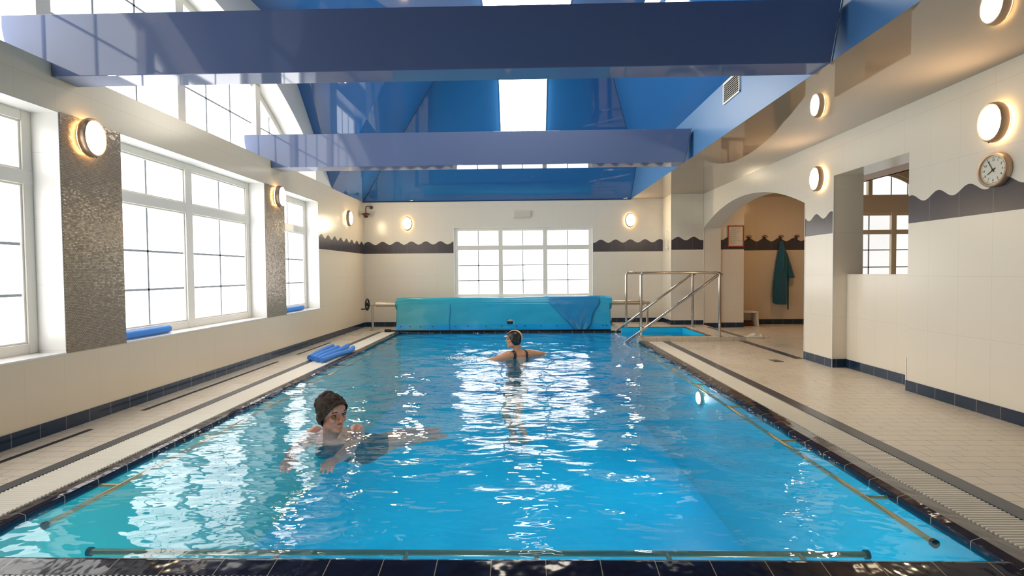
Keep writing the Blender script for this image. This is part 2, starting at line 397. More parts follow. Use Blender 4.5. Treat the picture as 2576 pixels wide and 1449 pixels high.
# far wall
m = MB(); fw = (-1.44, 1.43, .60, 2.04)
m.box(XL-.3, fw[0], YF, YF+.3, T, HC+.1); m.box(fw[1], 3.6, YF, YF+.3, T, HC+.1); m.box(fw[0], fw[1], YF, YF+.3, T, fw[2]); m.box(fw[0], fw[1], YF, YF+.3, fw[3], HC+.1)
m.build('wall_far', M['wall_far'], kind='structure')
# far right pier (projects into the room)
m = MB(); m.box(2.85, 3.466, 10.05, YF+.1, T, HC+.05); m.build('wall_pier_far', M['wall_right_x'] if 'wall_right_x' in M else wall_mat('wall_tiles_pier', 'X', 2.96, peak=2.98), kind='structure')
# right wall: solid near part
m = MB(); m.box(XR, 3.80, YN, 4.75, T, HC+.1); m.box(XR, 3.80, 4.75, 5.88, 2.15, HC+.1)   # with the lintel
m.box(XR, 3.80, 5.88, 6.46, T, HC+.1)
# arch band
AY0, AY1, AS, AR = 6.46, 10.05, 1.92, 2.28
c_ = (AY0+AY1)/2; hw = (AY1-AY0)/2; rise = AR-AS; R_ = (hw*hw+rise*rise)/(2*rise); cz_ = AR-R_; aa = math.asin(hw/R_)
pts = [(c_-R_*sin(aa-2*aa*i/30)*-1, cz_+R_*cos(aa-2*aa*i/30)) for i in range(31)]
pts.sort()
for (ya, za), (yb, zb) in zip(pts[:-1], pts[1:]):
    for X in (XR, 3.80): m.quad((X, ya, za), (X, yb, zb), (X, yb, HC+.1), (X, ya, HC+.1))
    m.quad((XR, ya, za), (XR, yb, zb), (3.80, yb, zb), (3.80, ya, za), 1)
m.box(XR, 3.80, 10.05, YF+.3, T, HC+.1)
m.build('wall_right', [M['wall_right'], M['plaster']], kind='structure')
# parapet under the pass-through
m = MB(); m.box(3.63, 3.79, 4.75, 5.88, T, 1.05); m.build('wall_parapet', M['wall_plain_y'], kind='structure')
# near wall behind the camera
m = MB(); m.box(XL-.4, 9.2, YN-.2, YN, T, 5); m.build('wall_near', M['wall_plain_x'], kind='structure')
# adjoining rooms on the right
m = MB(); m.box(3.80, 4.26, 10.10, YF+.2, T, 3.4); m.build('wall_corridor_pier', wall_mat('wall_tiles_corridor_pier', 'X', 3.96, peak=3.98), kind='structure')
W2 = (5.95, 8.30, .60, 2.27)
m = MB(); m.box(4.26, W2[0], 10.70, 10.95, T, 3.5); m.box(W2[1], 9.2, 10.70, 10.95, T, 3.5); m.box(W2[0], W2[1], 10.70, 10.95, T, W2[2]); m.box(W2[0], W2[1], 10.70, 10.95, W2[3], 2.60)
ac, ah, ar, asx = 7.10, 1.05, 3.10, 2.70; r2 = (ah*ah+(ar-asx)**2)/(2*(ar-asx)); za_ = ar-r2; a2 = math.asin(ah/r2)
ap = [(ac+r2*sin(-a2+2*a2*i/20), za_+r2*cos(-a2+2*a2*i/20)) for i in range(21)]
m.box(W2[0], ac-ah, 10.70, 10.95, 2.60, 3.5); m.box(ac+ah, W2[1], 10.70, 10.95, 2.60, 3.5)
for (xa, za), (xb, zb) in zip(ap[:-1], ap[1:]):
    for Y in (10.70, 10.95): m.quad((xa, Y, za), (xb, Y, zb), (xb, Y, 3.5), (xa, Y, 3.5))
    m.quad((xa, 10.70, za), (xb, 10.70, zb), (xb, 10.95, zb), (xa, 10.95, za))
m.build('wall_corridor', wall_mat('wall_tiles_corridor', 'X', 4.47, peak=4.62, base=(.78, .66, .50, 1)), kind='structure')
m = MB(); m.box(9.2, 9.4, YN, 10.95, T, 3.6); m.box(5.85, 9.2, 3.2, 3.35, T, 3.5)
m.build('wall_annex', M['wall_plain_y'], kind='structure')
m = MB(); m.box(3.80, 5.85, YN, 10.95, 2.60, 2.7); m.box(5.80, 9.2, YN, 10.95, 3.42, 3.5); m.box(5.80, 5.85, YN, 10.70, 2.60, 3.5)
m.build('ceiling_annex', mat('warm_annex_ceiling', (.62, .45, .32, 1), .4), kind='structure')

# ---- ceilings
S = 1.08; SL = 1.02
yT = YF-(FL-2.58)/S; xT = XL+(FL-2.58)/SL        # top edges of far and left slopes
RX, RZ, RT = 2.20, 3.15, 1.53                    # right upstand and steep slope
yR = YF-(RZ-2.58)/S
c = MB()
c.poly([(XL, YF, 2.58), (RX, YF, 2.58), (RX, yR, RZ), (RT, yT, FL), (xT, yT, FL)])           # far slope
yD = 8.91; yD2 = 7.04
c.poly([(XL, YF, 2.58), (xT, yT, FL), (xT, yD2, FL), (XL, yD, 2.58)])                         # left slope by the far corner
c.quad((-3.72, yD+.42*0, 2.58), (XL, yD, 2.58), (xT, yD2, FL), (-3.72, yD2, FL))              # dormer slope (far side)
c.poly([(-3.72, yD2, FL), (xT, yD2, FL), (xT, 2.56, FL), (-3.72, 2.56, FL)])                  # flat over dormer
c.quad((-3.72, .69, 2.58), (XL, .69, 2.58), (xT, 2.56, FL), (-3.72, 2.56, FL))
yN2 = YN+(FL-2.58)/S
c.poly([(XL, YN, 2.58), (xT, yN2, FL), (xT, 2.56, FL), (XL, .69, 2.58)])
c.poly([(XL, YN, 2.58), (RX, YN, 2.58), (RX, YN+(RZ-2.58)/S, RZ), (RT, yN2, FL), (xT, yN2, FL)])
c.poly([(xT, yN2, FL), (RT, yN2, FL), (RT, yT, FL), (xT, yT, FL)])                           # flat
c.quad((RX, YN+(RZ-2.58)/S, RZ), (RX, yR, RZ), (RT, yT, FL), (RT, yN2, FL))                  # right steep slope
c.build('ceiling', M['blue'], kind='structure')
c = MB(); c.poly([(RX, YN, 2.58), (RX, YF, 2.58), (RX, yR, RZ), (RX, YN+(RZ-2.58)/S, RZ)])
c.build('trim_11', stretch('pale_blue_upstand', (.10, .24, .47, 1), 1.35, .35), kind='structure')
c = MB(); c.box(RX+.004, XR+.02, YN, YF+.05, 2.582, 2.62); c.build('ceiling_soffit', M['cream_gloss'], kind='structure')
# thin seam welds on the hips
sm = MB()
for a_, b_ in (((XL, YF, 2.58), (xT, yT, FL)), ((RX, yR, RZ), (RT, yT, FL)), ((RX, YF, 2.58), (RX, yR, RZ))):
    sm.tube([Vector(a_)+Vector((0, -.012, -.006)), Vector(b_)+Vector((0, -.012, -.006))], .006, 6)
sm.tube([(-3.3, YF-.01, 2.575), (RX, YF-.01, 2.575)], .007, 6)
sm.build('trim_12', mat('dark_seam', (.02, .06, .14, 1), .4), kind='structure')
# beams across the hall
for k, (y0, y1) in enumerate(((3.59, 3.80), (6.74, 7.01))):
    m = MB(); m.prism([(-3.66, 2.93), (2.16, 2.93), (2.09, 2.50), (XL+.005, 2.50), (XL+.005, 2.59), (-3.60, 2.605)], 'Y', y0, y1)
    o = m.build('ceiling_beam', M['beam'], bevel=.004)
    tag(o, ['glossy blue boxed ceiling beam nearest the camera, darker of the two', 'glossy periwinkle blue ceiling beam farther away, above the swimmers'][k], 'beam', 'blue ceiling beams across the hall')
    e = MB(); e.tube([(2.165, y0-.008, 2.93), (2.095, y0-.008, 2.505)], .005, 6); e.build('edge_seam', M['chrome'], o)
# skirtings
def sk(nm, mt, *b):
    m = MB()
    for q in b: m.box(*q)
    m.build(nm, mt, kind='structure', bevel=.001)
sk('baseboard_left', M['skirt_y'], (XL, XL+.008, YN, YF, 0, .095))
sk('baseboard_far', M['skirt_x'], (XL+.008, 1.80, YF-.008, YF, 0, .095), (1.80, 2.85, YF-.008, YF, .065, .15))
sk('baseboard_right', M['skirt_y'], (XR-.008, XR, YN, 4.75, 0, .095), (3.622, 3.63, 4.75, 5.88, 0, .095), (XR-.008, XR, 5.88, 6.46, 0, .095))
sk('baseboard_pier', M['skirt_x'], (2.842, 2.85, 10.05, YF, .065, .15), (2.842, XR, 10.042, 10.05, .065, .15), (3.80, 4.26, 10.092, 10.10, 0, .095), (XR, 3.62, 5.872, 5.88, 0, .095), (XR, 3.80, 10.042, 10.05, 0, .095))
sk('baseboard_corridor', M['skirt_x'], (4.26, 9.2, 10.69, 10.70, 0, .10))
# corner beads
bd = MB()
for x, y, z0, z1 in ((XR-.001, 5.879, 0, 2.15), (XR-.001, 4.751, 0, .30), (2.848, 10.048, .065, 2.58), (XR-.001, 10.045, .065, 1.92), (XR-.001, 6.461, 0, 1.93)):
    bd.box(x-.004, x+.004, y-.004, y+.004, z0, z1)
bd.build('trim_13', M['bead'], kind='structure')

# ---- windows
def window_Y(nm, X, y0, y1, z0, z1, mull, transom, vbars, hbars, fw_=.075):
    """window in a plane X = const"""
    fr = MB(); d = .05
    fr.box(X-d, X, y0, y0+fw_, z0, z1); fr.box(X-d, X, y1-fw_, y1, z0, z1); fr.box(X-d, X, y0+fw_, y1-fw_, z1-fw_, z1); fr.box(X-d, X, y0+fw_, y1-fw_, z0, z0+fw_)
    ys = [y0]+mull+[y1]
    for q in mull: fr.box(X-d, X+.005, q-.055, q+.055, z0+.001, z1-.001)
    fr.box(X-d+.001, X+.003, y0+.001, y1-.001, transom-.05, transom+.05)
    root = fr.build(nm, M['upvc'], kind='structure', bevel=.006)
    # casement beads round every light
    edges = [y0+fw_]+sum([[q-.055, q+.055] for q in mull], [])+[y1-fw_]
    cells = [(edges[i], edges[i+1]) for i in range(0, len(edges), 2)]
    zz = [(z0+fw_, transom-.05), (transom+.05, z1-fw_)]
    for a, b_ in cells:
        for c0, c1 in zz:
            p = MB(); p.box(X-.042, X-.036, a, b_, c0, c1); p.build('pane', M['pane'], root)
            s_ = MB(); t_ = .014
            s_.box(X-.036, X-.012, a, a+t_, c0, c1); s_.box(X-.036, X-.012, b_-t_, b_, c0, c1); s_.box(X-.036, X-.012, a+t_, b_-t_, c0, c0+t_); s_.box(X-.036, X-.012, a+t_, b_-t_, c1-t_, c1)
            s_.build('glazing_bead', M['upvc'], root, bevel=.003)
    gb = MB()
    for a, b_ in cells:
        for q in vbars:
            yy = a+(b_-a)*q; gb.box(X-.038, X-.030, yy-.010, yy+.010, z0+fw_, z1-fw_)
        for hz in hbars: gb.box(X-.038, X-.030, a, b_, hz-.010, hz+.010)
    gb.build('glazing_bars', M['bar'], root)
    return root
HB = [1.33, .97]
window_Y('window_1', -3.50, 1.28, 3.64, .552, 2.27, [2.46], 1.80, [.5], HB)
window_Y('window_2', -3.50, 4.20, 6.56, .552, 2.27, [5.36], 1.80, [.5], HB)
window_Y('window_3', -3.50, 7.10, 8.29, .552, 2.27, [], 1.80, [.5], HB)
# far window
fr = MB(); Y0 = YF+.06; x0, x1, z0, z1 = fw
fr.box(x0+.085, x1-.085, Y0, Y0+.06, z1-.075, z1); fr.box(x0+.085, x1-.085, Y0, Y0+.06, z0, z0+.06); fr.box(x0, x0+.085, Y0, Y0+.06, z0, z1); fr.box(x1-.085, x1, Y0, Y0+.06, z0, z1)
MU = [-.47, .45]
for q in MU: fr.box(q-.045, q+.045, Y0-.004, Y0+.06, z0+.001, z1-.001)
fr.box(x0+.001, x1-.001, Y0-.002, Y0+.059, 1.57, 1.665)
fw4 = fr.build('window_4', M['upvc'], kind='structure', bevel=.006)
xs = [x0+.085, MU[0]-.045, MU[0]+.045, MU[1]-.045, MU[1]+.045, x1-.085]
gb = MB()
for i in (0, 2, 4):
    for c0, c1 in ((z0+.06, 1.57), (1.665, z1-.075)):
        p = MB(); p.box(xs[i], xs[i+1], Y0+.045, Y0+.05, c0, c1); p.build('pane', M['pane'], fw4)
    cx_ = (xs[i]+xs[i+1])/2; gb.box(cx_-.010, cx_+.010, Y0+.034, Y0+.045, z0+.06, z1-.075)
    for hz in (.94, 1.255): gb.box(xs[i], xs[i+1], Y0+.034, Y0+.045, hz-.010, hz+.010)
gb.build('glazing_bars', M['bar'], fw4)
m = MB(); m.box(x0+.001, x0+.012, YF-.004, Y0, z0+.01, z1-.012); m.box(x1-.012, x1-.001, YF-.004, Y0, z0+.01, z1-.012); m.box(x0+.001, x1-.001, YF-.004, Y0, z1-.012, z1-.001); m.box(x0+.001, x1-.001, YF-.01, Y0, z0+.001, z0+.01)
m.build('trim_14', M['reveal'], kind='structure')
# arched dormer window
def arc_z(y, off=0): return cz+sqrt(max(0, (rr-off)**2-(y-cy)**2))
Xd = -3.60
fr = MB(); n = 40; ya, yb = cy-(8.23-cy), 8.23
top = [(ya+(yb-ya)*i/n) for i in range(n+1)]
for i in range(n):
    a, b_ = top[i], top[i+1]
    for X in (Xd-.05, Xd): fr.quad((X, a, arc_z(a)), (X, b_, arc_z(b_)), (X, b_, arc_z(b_, .09)), (X, a, arc_z(a, .09)))
    fr.quad((Xd, a, arc_z(a, .09)), (Xd, b_, arc_z(b_, .09)), (Xd-.05, b_, arc_z(b_, .09)), (Xd-.05, a, arc_z(a, .09)))
fr.box(Xd-.05, Xd, ya, ya+.07, HC, arc_z(ya, .03)); fr.box(Xd-.05, Xd, yb-.07, yb, HC, arc_z(yb, .03)); fr.box(Xd-.05, Xd, ya, yb, HC, HC+.06)
DM = [2.25, 3.82, 5.37, 6.94]
for q in DM: fr.box(Xd-.05, Xd+.05, q-.06, q+.06, HC, arc_z(q, .03))
w5 = fr.build('window_5', M['upvc'], kind='structure')
ed = [ya+.07]+sum([[q-.06, q+.06] for q in DM], [])+[yb-.07]
gb = MB()
for i in range(0, len(ed), 2):
    a, b_ = ed[i], ed[i+1]; k = 12; P_ = [(a+(b_-a)*j/k) for j in range(k+1)]
    poly = [(a, HC+.06)]+[(y_, arc_z(y_, .09)) for y_ in P_]+[(b_, HC+.06)]
    p = MB(); p.prism(poly, 'X', Xd-.045, Xd-.04); p.build('pane', M['pane'], w5)
    for q in (1/3, 2/3):
        yy = a+(b_-a)*q; gb.box(Xd-.04, Xd-.025, yy-.010, yy+.010, HC+.06, arc_z(yy, .08))
for hz in (3.13, 3.63):
    hy = sqrt((rr-.08)**2-(hz-cz)**2) if hz > 2.86 else 3.4
    gb.box(Xd-.04, Xd-.025, max(ya, cy-hy), min(yb, cy+hy), hz-.009, hz+.009)
gb.build('glazing_bars', M['bar'], w5)
# annex windows
fr = MB(); Y0 = 10.74; x0, x1, z0, z1 = W2
fr.box(x0+.08, x1-.08, Y0, Y0+.06, z1-.07, z1); fr.box(x0+.08, x1-.08, Y0, Y0+.06, z0, z0+.06); fr.box(x0, x0+.08, Y0, Y0+.06, z0, z1); fr.box(x1-.08, x1, Y0, Y0+.06, z0, z1)
for q in (6.55, 7.55): fr.box(q-.05, q+.05, Y0-.02, Y0+.06, z0+.001, z1-.001)
fr.box(x0+.001, x1-.001, Y0-.01, Y0+.059, 1.82, 1.91)
M['upvc_warm'] = mat('window_frame_warm', (.80, .70, .52, 1), .4)
w6 = fr.build('window_6', M['upvc_warm'], kind='structure', bevel=.005)
xs = [x0+.08, 6.50, 6.60, 7.50, 7.60, x1-.08]; gb = MB()
for i in (0, 2, 4):
    for c0, c1 in ((z0+.06, 1.82), (1.91, z1-.07)):
        p = MB(); p.box(xs[i], xs[i+1], Y0+.045, Y0+.05, c0, c1); p.build('pane', M['pane_dim'], w6)
    cx_ = xs[i]+(xs[i+1]-xs[i])*.53; gb.box(cx_-.010, cx_+.010, Y0+.03, Y0+.045, z0+.06, z1-.07)
    for hz in (1.15, 1.50): gb.box(xs[i], xs[i+1], Y0+.03, Y0+.045, hz-.010, hz+.010)
gb.build('glazing_bars', M['bar'], w6)
fr = MB()
for (xa, za), (xb, zb) in zip(ap[:-1], ap[1:]): fr.quad((xa, Y0, za), (xb, Y0, zb), (xb*.94+ac*.06, Y0, zb-.06), (xa*.94+ac*.06, Y0, za-.06))
fr.box(7.02, 7.10, Y0-.03, Y0+.06, 2.60, 3.06); fr.box(ac-ah, ac+ah, Y0, Y0+.06, 2.60, 2.62)
w7 = fr.build('window_7', M['upvc_warm'], kind='structure')
p = MB(); p.prism([(ac-ah, 2.60)]+ap+[(ac+ah, 2.60)], 'Y', Y0+.045, Y0+.05); p.build('pane', M['pane_dim'], w7)
gb = MB()
for q in (6.45, 6.78, 7.52, 7.85): gb.box(q-.008, q+.008, Y0+.03, Y0+.045, 2.60, 3.0)
gb.build('glazing_bars', M['bar'], w7)

# ------------------------------------------------------------------ water
wv = []
rnd = random.Random(11)
for i in range(26):
    lam = .16*(1.13**i) if i < 16 else rnd.uniform(.3, .9); th = rnd.uniform(-1.1, 1.1)+pi/2 if i % 3 else rnd.uniform(0, 2*pi)
    k = 2*pi/lam; wv.append((k*cos(th), k*sin(th), rnd.uniform(0, 2*pi), .0135*lam/(2*pi)*(1 if lam > .25 else .8)))
SW = [(-1.36, 3.60, .9), (-.12, 6.75, .8)]
def wz(x, y):
    z = 0
    for kx, ky, ph, a in wv: z += a*sin(kx*x+ky*y+ph)
    e = 1
    for sx_, sy_, s_ in SW:
        d = sqrt((x-sx_)**2+(y-sy_)**2); z += s_*.0045*sin(d*2*pi/.30)*math.exp(-d*.9)*min(1, d/.25)
    return -.022+z*(1.0+.9*noise.noise((x*.35, y*.35, 3)))
wm = MB(); st_ = .022
nx = int((PX1-PX0)/st_); ny = int((PY1-PY0)/st_)
vs = [(PX0+(PX1-PX0)*i/nx, PY0+(PY1-PY0)*j/ny) for j in range(ny+1) for i in range(nx+1)]
wm.add([(x, y, wz(x, y)) for x, y in vs], [(j*(nx+1)+i, j*(nx+1)+i+1, (j+1)*(nx+1)+i+1, (j+1)*(nx+1)+i) for j in range(ny) for i in range(nx)])
nx = int((BX1-PX1)/st_); ny = int((BY1-BY0)/st_)
vs = [(PX1+(BX1-PX1)*i/nx, BY0+(BY1-BY0)*j/ny) for j in range(ny+1) for i in range(nx+1)]
wm.add([(x, y, wz(x, y)) for x, y in vs], [(j*(nx+1)+i, j*(nx+1)+i+1, (j+1)*(nx+1)+i+1, (j+1)*(nx+1)+i) for j in range(ny) for i in range(nx)])
wo = wm.build('pool_water', M['water'], merge=False)
if wo.data.polygons[0].normal.z < 0: wo.data.flip_normals()
wo.data.shade_smooth()
tag(wo, 'rippled clear blue water filling the swimming pool', 'water', kind='stuff')

# ------------------------------------------------------------------ lamps
def make_lamp():
    """oval bulkhead lamp; back on the plane y=0, facing -Y (local)"""
    root = empty('wall_lamp')
    a, b_ = .104, .142
    m = MB(); m.lathe([(1, 0), (1, -.012), (.6, -.014)], ax='Y', sx=a*.80, sy=b_*.80, n=40); m.build('back_plate', M['bezel'], root, True)
    m = MB(); m.lathe([(1, -.012), (1.0, -.030)], ax='Y', sx=a*.86, sy=b_*.86, n=40); m.build('light_slot', M['lampslot'], root)
    m = MB(); m.lathe([(.80, -.030), (1, -.030), (1.03, -.045), (1.0, -.075), (.93, -.088), (.86, -.086), (.84, -.07)], ax='Y', sx=a, sy=b_, n=40); m.build('bezel', M['bezel'], root, True)
    pr = [(.86*cos(t_), -.080-.028*sin(t_)) for t_ in [i*pi/2/8 for i in range(8)]]+[(.02, -.108)]
    m = MB(); m.lathe(pr, ax='Y', sx=a, sy=b_, n=40); m.build('glass', M['lampglass'], root, True)
    m = MB(); m.lathe([(.006, 0), (.005, -.004), (0, -.005)], c=(0, -.083, -.145), ax='Y', n=10); m.build('screw', M['black_plastic'], root)
    return root
LP = [(XL+.007, 3.85, 2.14, pi/2, 'oval brass wall lamp lit on the mosaic pier, largest on the window side'),
      (XL+.007, 6.86, 2.14, pi/2, 'lit oval wall lamp on the narrow second mosaic pier'),
      (XL, 9.61, 2.14, pi/2, 'lit oval lamp on left wall near the camera dome in the far corner'),
      (-2.38, YF, 2.125, 0, 'lit oval lamp on the far wall left of the window'),
      (2.18, YF, 2.145, 0, 'lit oval lamp on the far wall right of the window'),
      (XR, 3.86, 2.16, -pi/2, 'lit oval lamp on the right wall directly above the round clock'),
      (XR, 6.12, 2.16, -pi/2, 'lit oval lamp on the right wall pier beside the tiled arch'),
      (XL, .60, 2.14, pi/2, 'lit oval lamp on left wall behind the camera'),
      (XR, 1.20, 2.16, -pi/2, 'lit oval lamp on right wall behind the camera')]
L0 = make_lamp()
for i, (x, y, z, rz, lb) in enumerate(LP[:7]):
    o = L0 if i == 0 else copy_tree(L0)
    o.location = (x, y, z); o.rotation_euler = (0, 0, rz)
    tag(o, lb, 'lamp', 'oval wall lamps round the pool hall')
# opal ceiling panels
def panel_light(name, label, corners, nrm):
    """three opal diffusers in a row; corners: A (bottom left), B (bottom right), C (top left) in world"""
    A, B, C_ = map(Vector, corners); u = (B-A); v = (C_-A); nrm = Vector(nrm).normalized()
    root = empty(name, A, 0, label, 'ceiling light', 'opal ceiling lights')
    def pt(a, b_, h): return Vector(u*a+v*b_+nrm*h)
    m = MB(); bx = [pt(a, b_, h) for a in (-.01, 1.01) for b_ in (-.01, 1.01) for h in (0, .02)]
    m.add(bx, [(0, 1, 3, 2), (4, 6, 7, 5), (0, 4, 5, 1), (2, 3, 7, 6), (0, 2, 6, 4), (1, 5, 7, 3)]); m.build('tray', M['upvc'], root)
    for a0, a1 in ((.0, .225), (.25, .745), (.77, 1.0)):
        m = MB(); k = 8; vs = []
        for j in range(k+1):
            t_ = j/k; a = a0+(a1-a0)*t_; h = .03+.05*sin(pi*t_)**.5 if 0 < t_ < 1 else .022
            vs += [pt(a, .0, h), pt(a, 1, h)]
        fs = [(2*j, 2*j+2, 2*j+3, 2*j+1) for j in range(k)]+[tuple(range(0, 2*k+2, 2)), tuple(range(1, 2*k+3, 2))[::-1]]
        m.add(vs, fs); m.build('diffuser', M['panel'], root)
    return root
def fs_(z): return YF-(z-2.58)/S
zb, zt = 3.68, 4.42
panel_light('ceiling_light', 'bright white three-part ceiling light between the two blue beams', ((-.39, fs_(zb), zb), (.42, fs_(zb), zb), (-.39, fs_(zt), zt)), (0, -S, -1))
panel_light('ceiling_light', 'cream lit ceiling light just showing above the nearest beam', ((-.47, 6.60, FL), (.60, 6.60, FL), (-.47, 5.4, FL)), (0, 0, -1))
# warm downlight in the corridor
cl = empty('corridor_light', (5.0, 9.2, 2.6), 0, 'round warm ceiling light in the robe corridor', 'ceiling light')
m = MB(); m.lathe([(.17, 0), (.17, -.03), (.15, -.05)], n=28); m.build('rim', M['bezel'], cl, True)
m = MB(); m.lathe([(.15, -.045), (.12, -.085), (.05, -.10), (0, -.102)], n=28); m.build('diffuser', emit('warm_corridor_glow', (1, .60, .28, 1), 42), cl, True)

# ------------------------------------------------------------------ clock
ck = empty('wall_clock', (XR, 3.88, 1.82), -pi/2, 'round brass-rimmed wall clock reading five to eight, on the right wall', 'clock')
m = MB(); m.lathe([(.118, 0), (.134, -.006), (.136, -.040), (.130, -.052), (.116, -.050), (.112, -.034)], ax='Y', n=48); m.build('rim', M['bezel'], ck, True)
fcm = mat('cream_clock_face', (.78, .74, .62, 1), .3)
m = MB(); m.lathe([(.115, -.030), (.114, -.034), (0, -.0341)], ax='Y', n=48); m.build('dial', fcm, ck)
def bar(mb, ang, r0, r1, w, y, t_=.002):
    dx, dz = sin(ang), cos(ang); px, pz = cos(ang), -sin(ang)
    q = [(dx*r+px*s_*w, dz*r+pz*s_*w) for r, s_ in ((r0, -1), (r0, 1), (r1, .6), (r1, -.6))]
    mb.prism(q, 'Y', y-t_, y)
m = MB()
for k in range(60): bar(m, k*pi/30, .101 if k % 5 else .094, .107, .0009 if k % 5 else .0022, -.0342, .001)
m.build('minute_marks', M['black_plastic'], ck)
m = MB(); bar(m, radians(-30), -.02, .085, .003, -.038); m.build('minute_hand', M['black_plastic'], ck)
m = MB(); bar(m, radians(-122), -.025, .058, .0045, -.036); m.lathe([(.007, -.034), (.007, -.043), (0, -.044)], ax='Y', n=14); m.build('hour_hand', M['black_plastic'], ck)
def text_mesh(s_, size):
    cu = bpy.data.curves.new('numeral', 'FONT'); cu.body = s_; cu.size = size; cu.align_x = 'CENTER'; cu.align_y = 'CENTER'; cu.extrude = .0004
    ob = bpy.data.objects.new('numeral', cu); COL.objects.link(ob); dg = bpy.context.evaluated_depsgraph_get(); dg.update()
    me = bpy.data.meshes.new_from_object(ob.evaluated_get(dg)); bpy.data.objects.remove(ob); return me
for h in range(1, 13):
    me = text_mesh(str(h), .026); a = h*pi/6; me.name = 'numeral'
    me.transform(Matrix.Translation((sin(a)*.080, -.0348, cos(a)*.080)) @ Matrix.Rotation(pi/2, 4, 'X')); me.materials.clear(); me.materials.append(M['black_plastic'])
    o = bpy.data.objects.new('numeral', me); COL.objects.link(o); o.parent = ck
ck.scale = (.92,)*3

# ------------------------------------------------------------------ small wall things
vg = empty('ventilation_grille', (RX, 5.53, 3.02), 0, 'white louvred ventilation grille high on the pale blue upstand', 'vent')
m = MB(); a, b_ = .215, .115
m.box(-.012, 0, -a, a, b_-.018, b_); m.box(-.012, 0, -a, a, -b_, -b_+.018); m.box(-.013, 0, -a, -a+.018, -b_-.001, b_+.001); m.box(-.013, 0, a-.018, a, -b_-.001, b_+.001); m.build('frame', M['upvc'], vg)
m = MB(); m.box(-.003, -.001, -a+.01, a-.01, -b_+.01, b_-.01); m.build('backing', M['rubber'], vg)
m = MB()
for k in range(9):
    z = -b_+.03+k*.0215; m.prism([(-.012, z), (-.003, z+.008), (-.003, z+.011), (-.012, z+.004)], 'Y', -a+.015, a-.015)
m2 = MB(); m2.v = [(p_[1] if False else p_[0], p_[1], p_[2]) for p_ in m.v]; m2.f = m.f; m2.m = m.m
# prism along Y gives (x, y, z) already
m2.build('louvres', M['upvc'], vg)
es = empty('emergency_light', (-.015, YF, 2.30), 0, 'blank cream rectangular light box on far wall above the window', 'emergency light')
m = MB(); m.box(-.18, .18, -.05, 0, -.07, .07); m.build('housing', mat('cream_box', (.74, .69, .58, 1), .35), es, bevel=.012)
m = MB(); m.box(-.165, .165, -.056, -.048, -.057, .057); m.build('cover', mat('pale_cover', (.66, .60, .50, 1), .25), es, bevel=.01)
cc = empty('security_camera', (-3.18, YF-.22, 2.30), 0, 'dark dome security camera on a bent arm in the far left corner', 'camera')
bz = mat('bronze_housing', (.12, .045, .025, 1), .35)
m = MB(); m.lathe([(.0, .03), (.05, .028), (.085, .012), (.095, 0), (.07, -.008), (.05, -.02)], n=28); m.build('housing', bz, cc, True)
m = MB(); m.lathe([(.055, -.012), (.052, -.035), (.035, -.06), (.012, -.07), (0, -.071)], n=24); m.build('dome', mat('smoked_dome', (.05, .02, .015, 1), .06), cc, True)
m = MB(); m.tube([(0, 0, .02), (.0, 0, .12), (.006, .01, .16), (.03, .06, .175), (.05, .20, .175)], .011, 10); m.lathe([(.034, .22), (.034, .205), (.02, .19)], c=(.05, 0, .165), ax='Y', n=18); m.build('arm', bz, cc, True)
hd = empty('pull_handle', (2.85, 10.25, 1.72), 0, 'slim white vertical rod fitting on the side of the far right pier', 'handle')
m = MB(); m.tube([(-.012, 0, .17), (-.035, 0, .17), (-.04, 0, .16), (-.04, 0, -.13)], .008, 8); m.build('rod', M['bead'], hd, True)
m = MB(); m.box(-.05, 0, -.025, .025, -.17, -.12); m.build('base', M['bead'], hd, bevel=.006)
nf = empty('notice_board', (4.10, 10.10, 1.765), 0, 'red framed paper notice hung on the corridor pier inside the arch', 'notice')
wf = mat('red_wood_frame', (.36, .07, .03, 1), .35); a, b_ = .155, .205
m = MB(); m.box(-a, a, -.02, 0, b_-.018, b_); m.box(-a, a, -.02, 0, -b_, -b_+.018); m.box(-a-.001, -a+.018, -.021, 0, -b_-.001, b_+.001); m.box(a-.018, a+.001, -.021, 0, -b_-.001, b_+.001); m.build('frame', wf, nf, bevel=.003)
m = MB(); m.box(-a+.01, a-.01, -.010, -.004, -b_+.01, b_-.01); m.build('paper', mat('notice_paper', (.74, .66, .54, 1), .4), nf)
m = MB(); rn = random.Random(4)
for k in range(17):
    z = b_-.05-k*.019; w = rn.uniform(.10, .23) if k > 1 else .16; x_ = -.12 if k > 1 else -.08
    while x_ < -.12+w+(.04 if k < 2 else 0):
        l = rn.uniform(.010, .03); m.box(x_, x_+l, -.0112, -.010, z, z+.006); x_ += l+.008
m.build('print_lines', mat('grey_print', (.22, .17, .13, 1), .6), nf)
m = MB(); m.tube([(-.01, -.006, b_), (0, -.01, b_+.012), (.01, -.006, b_)], .003, 6); m.build('hanger', M['chrome'], nf)
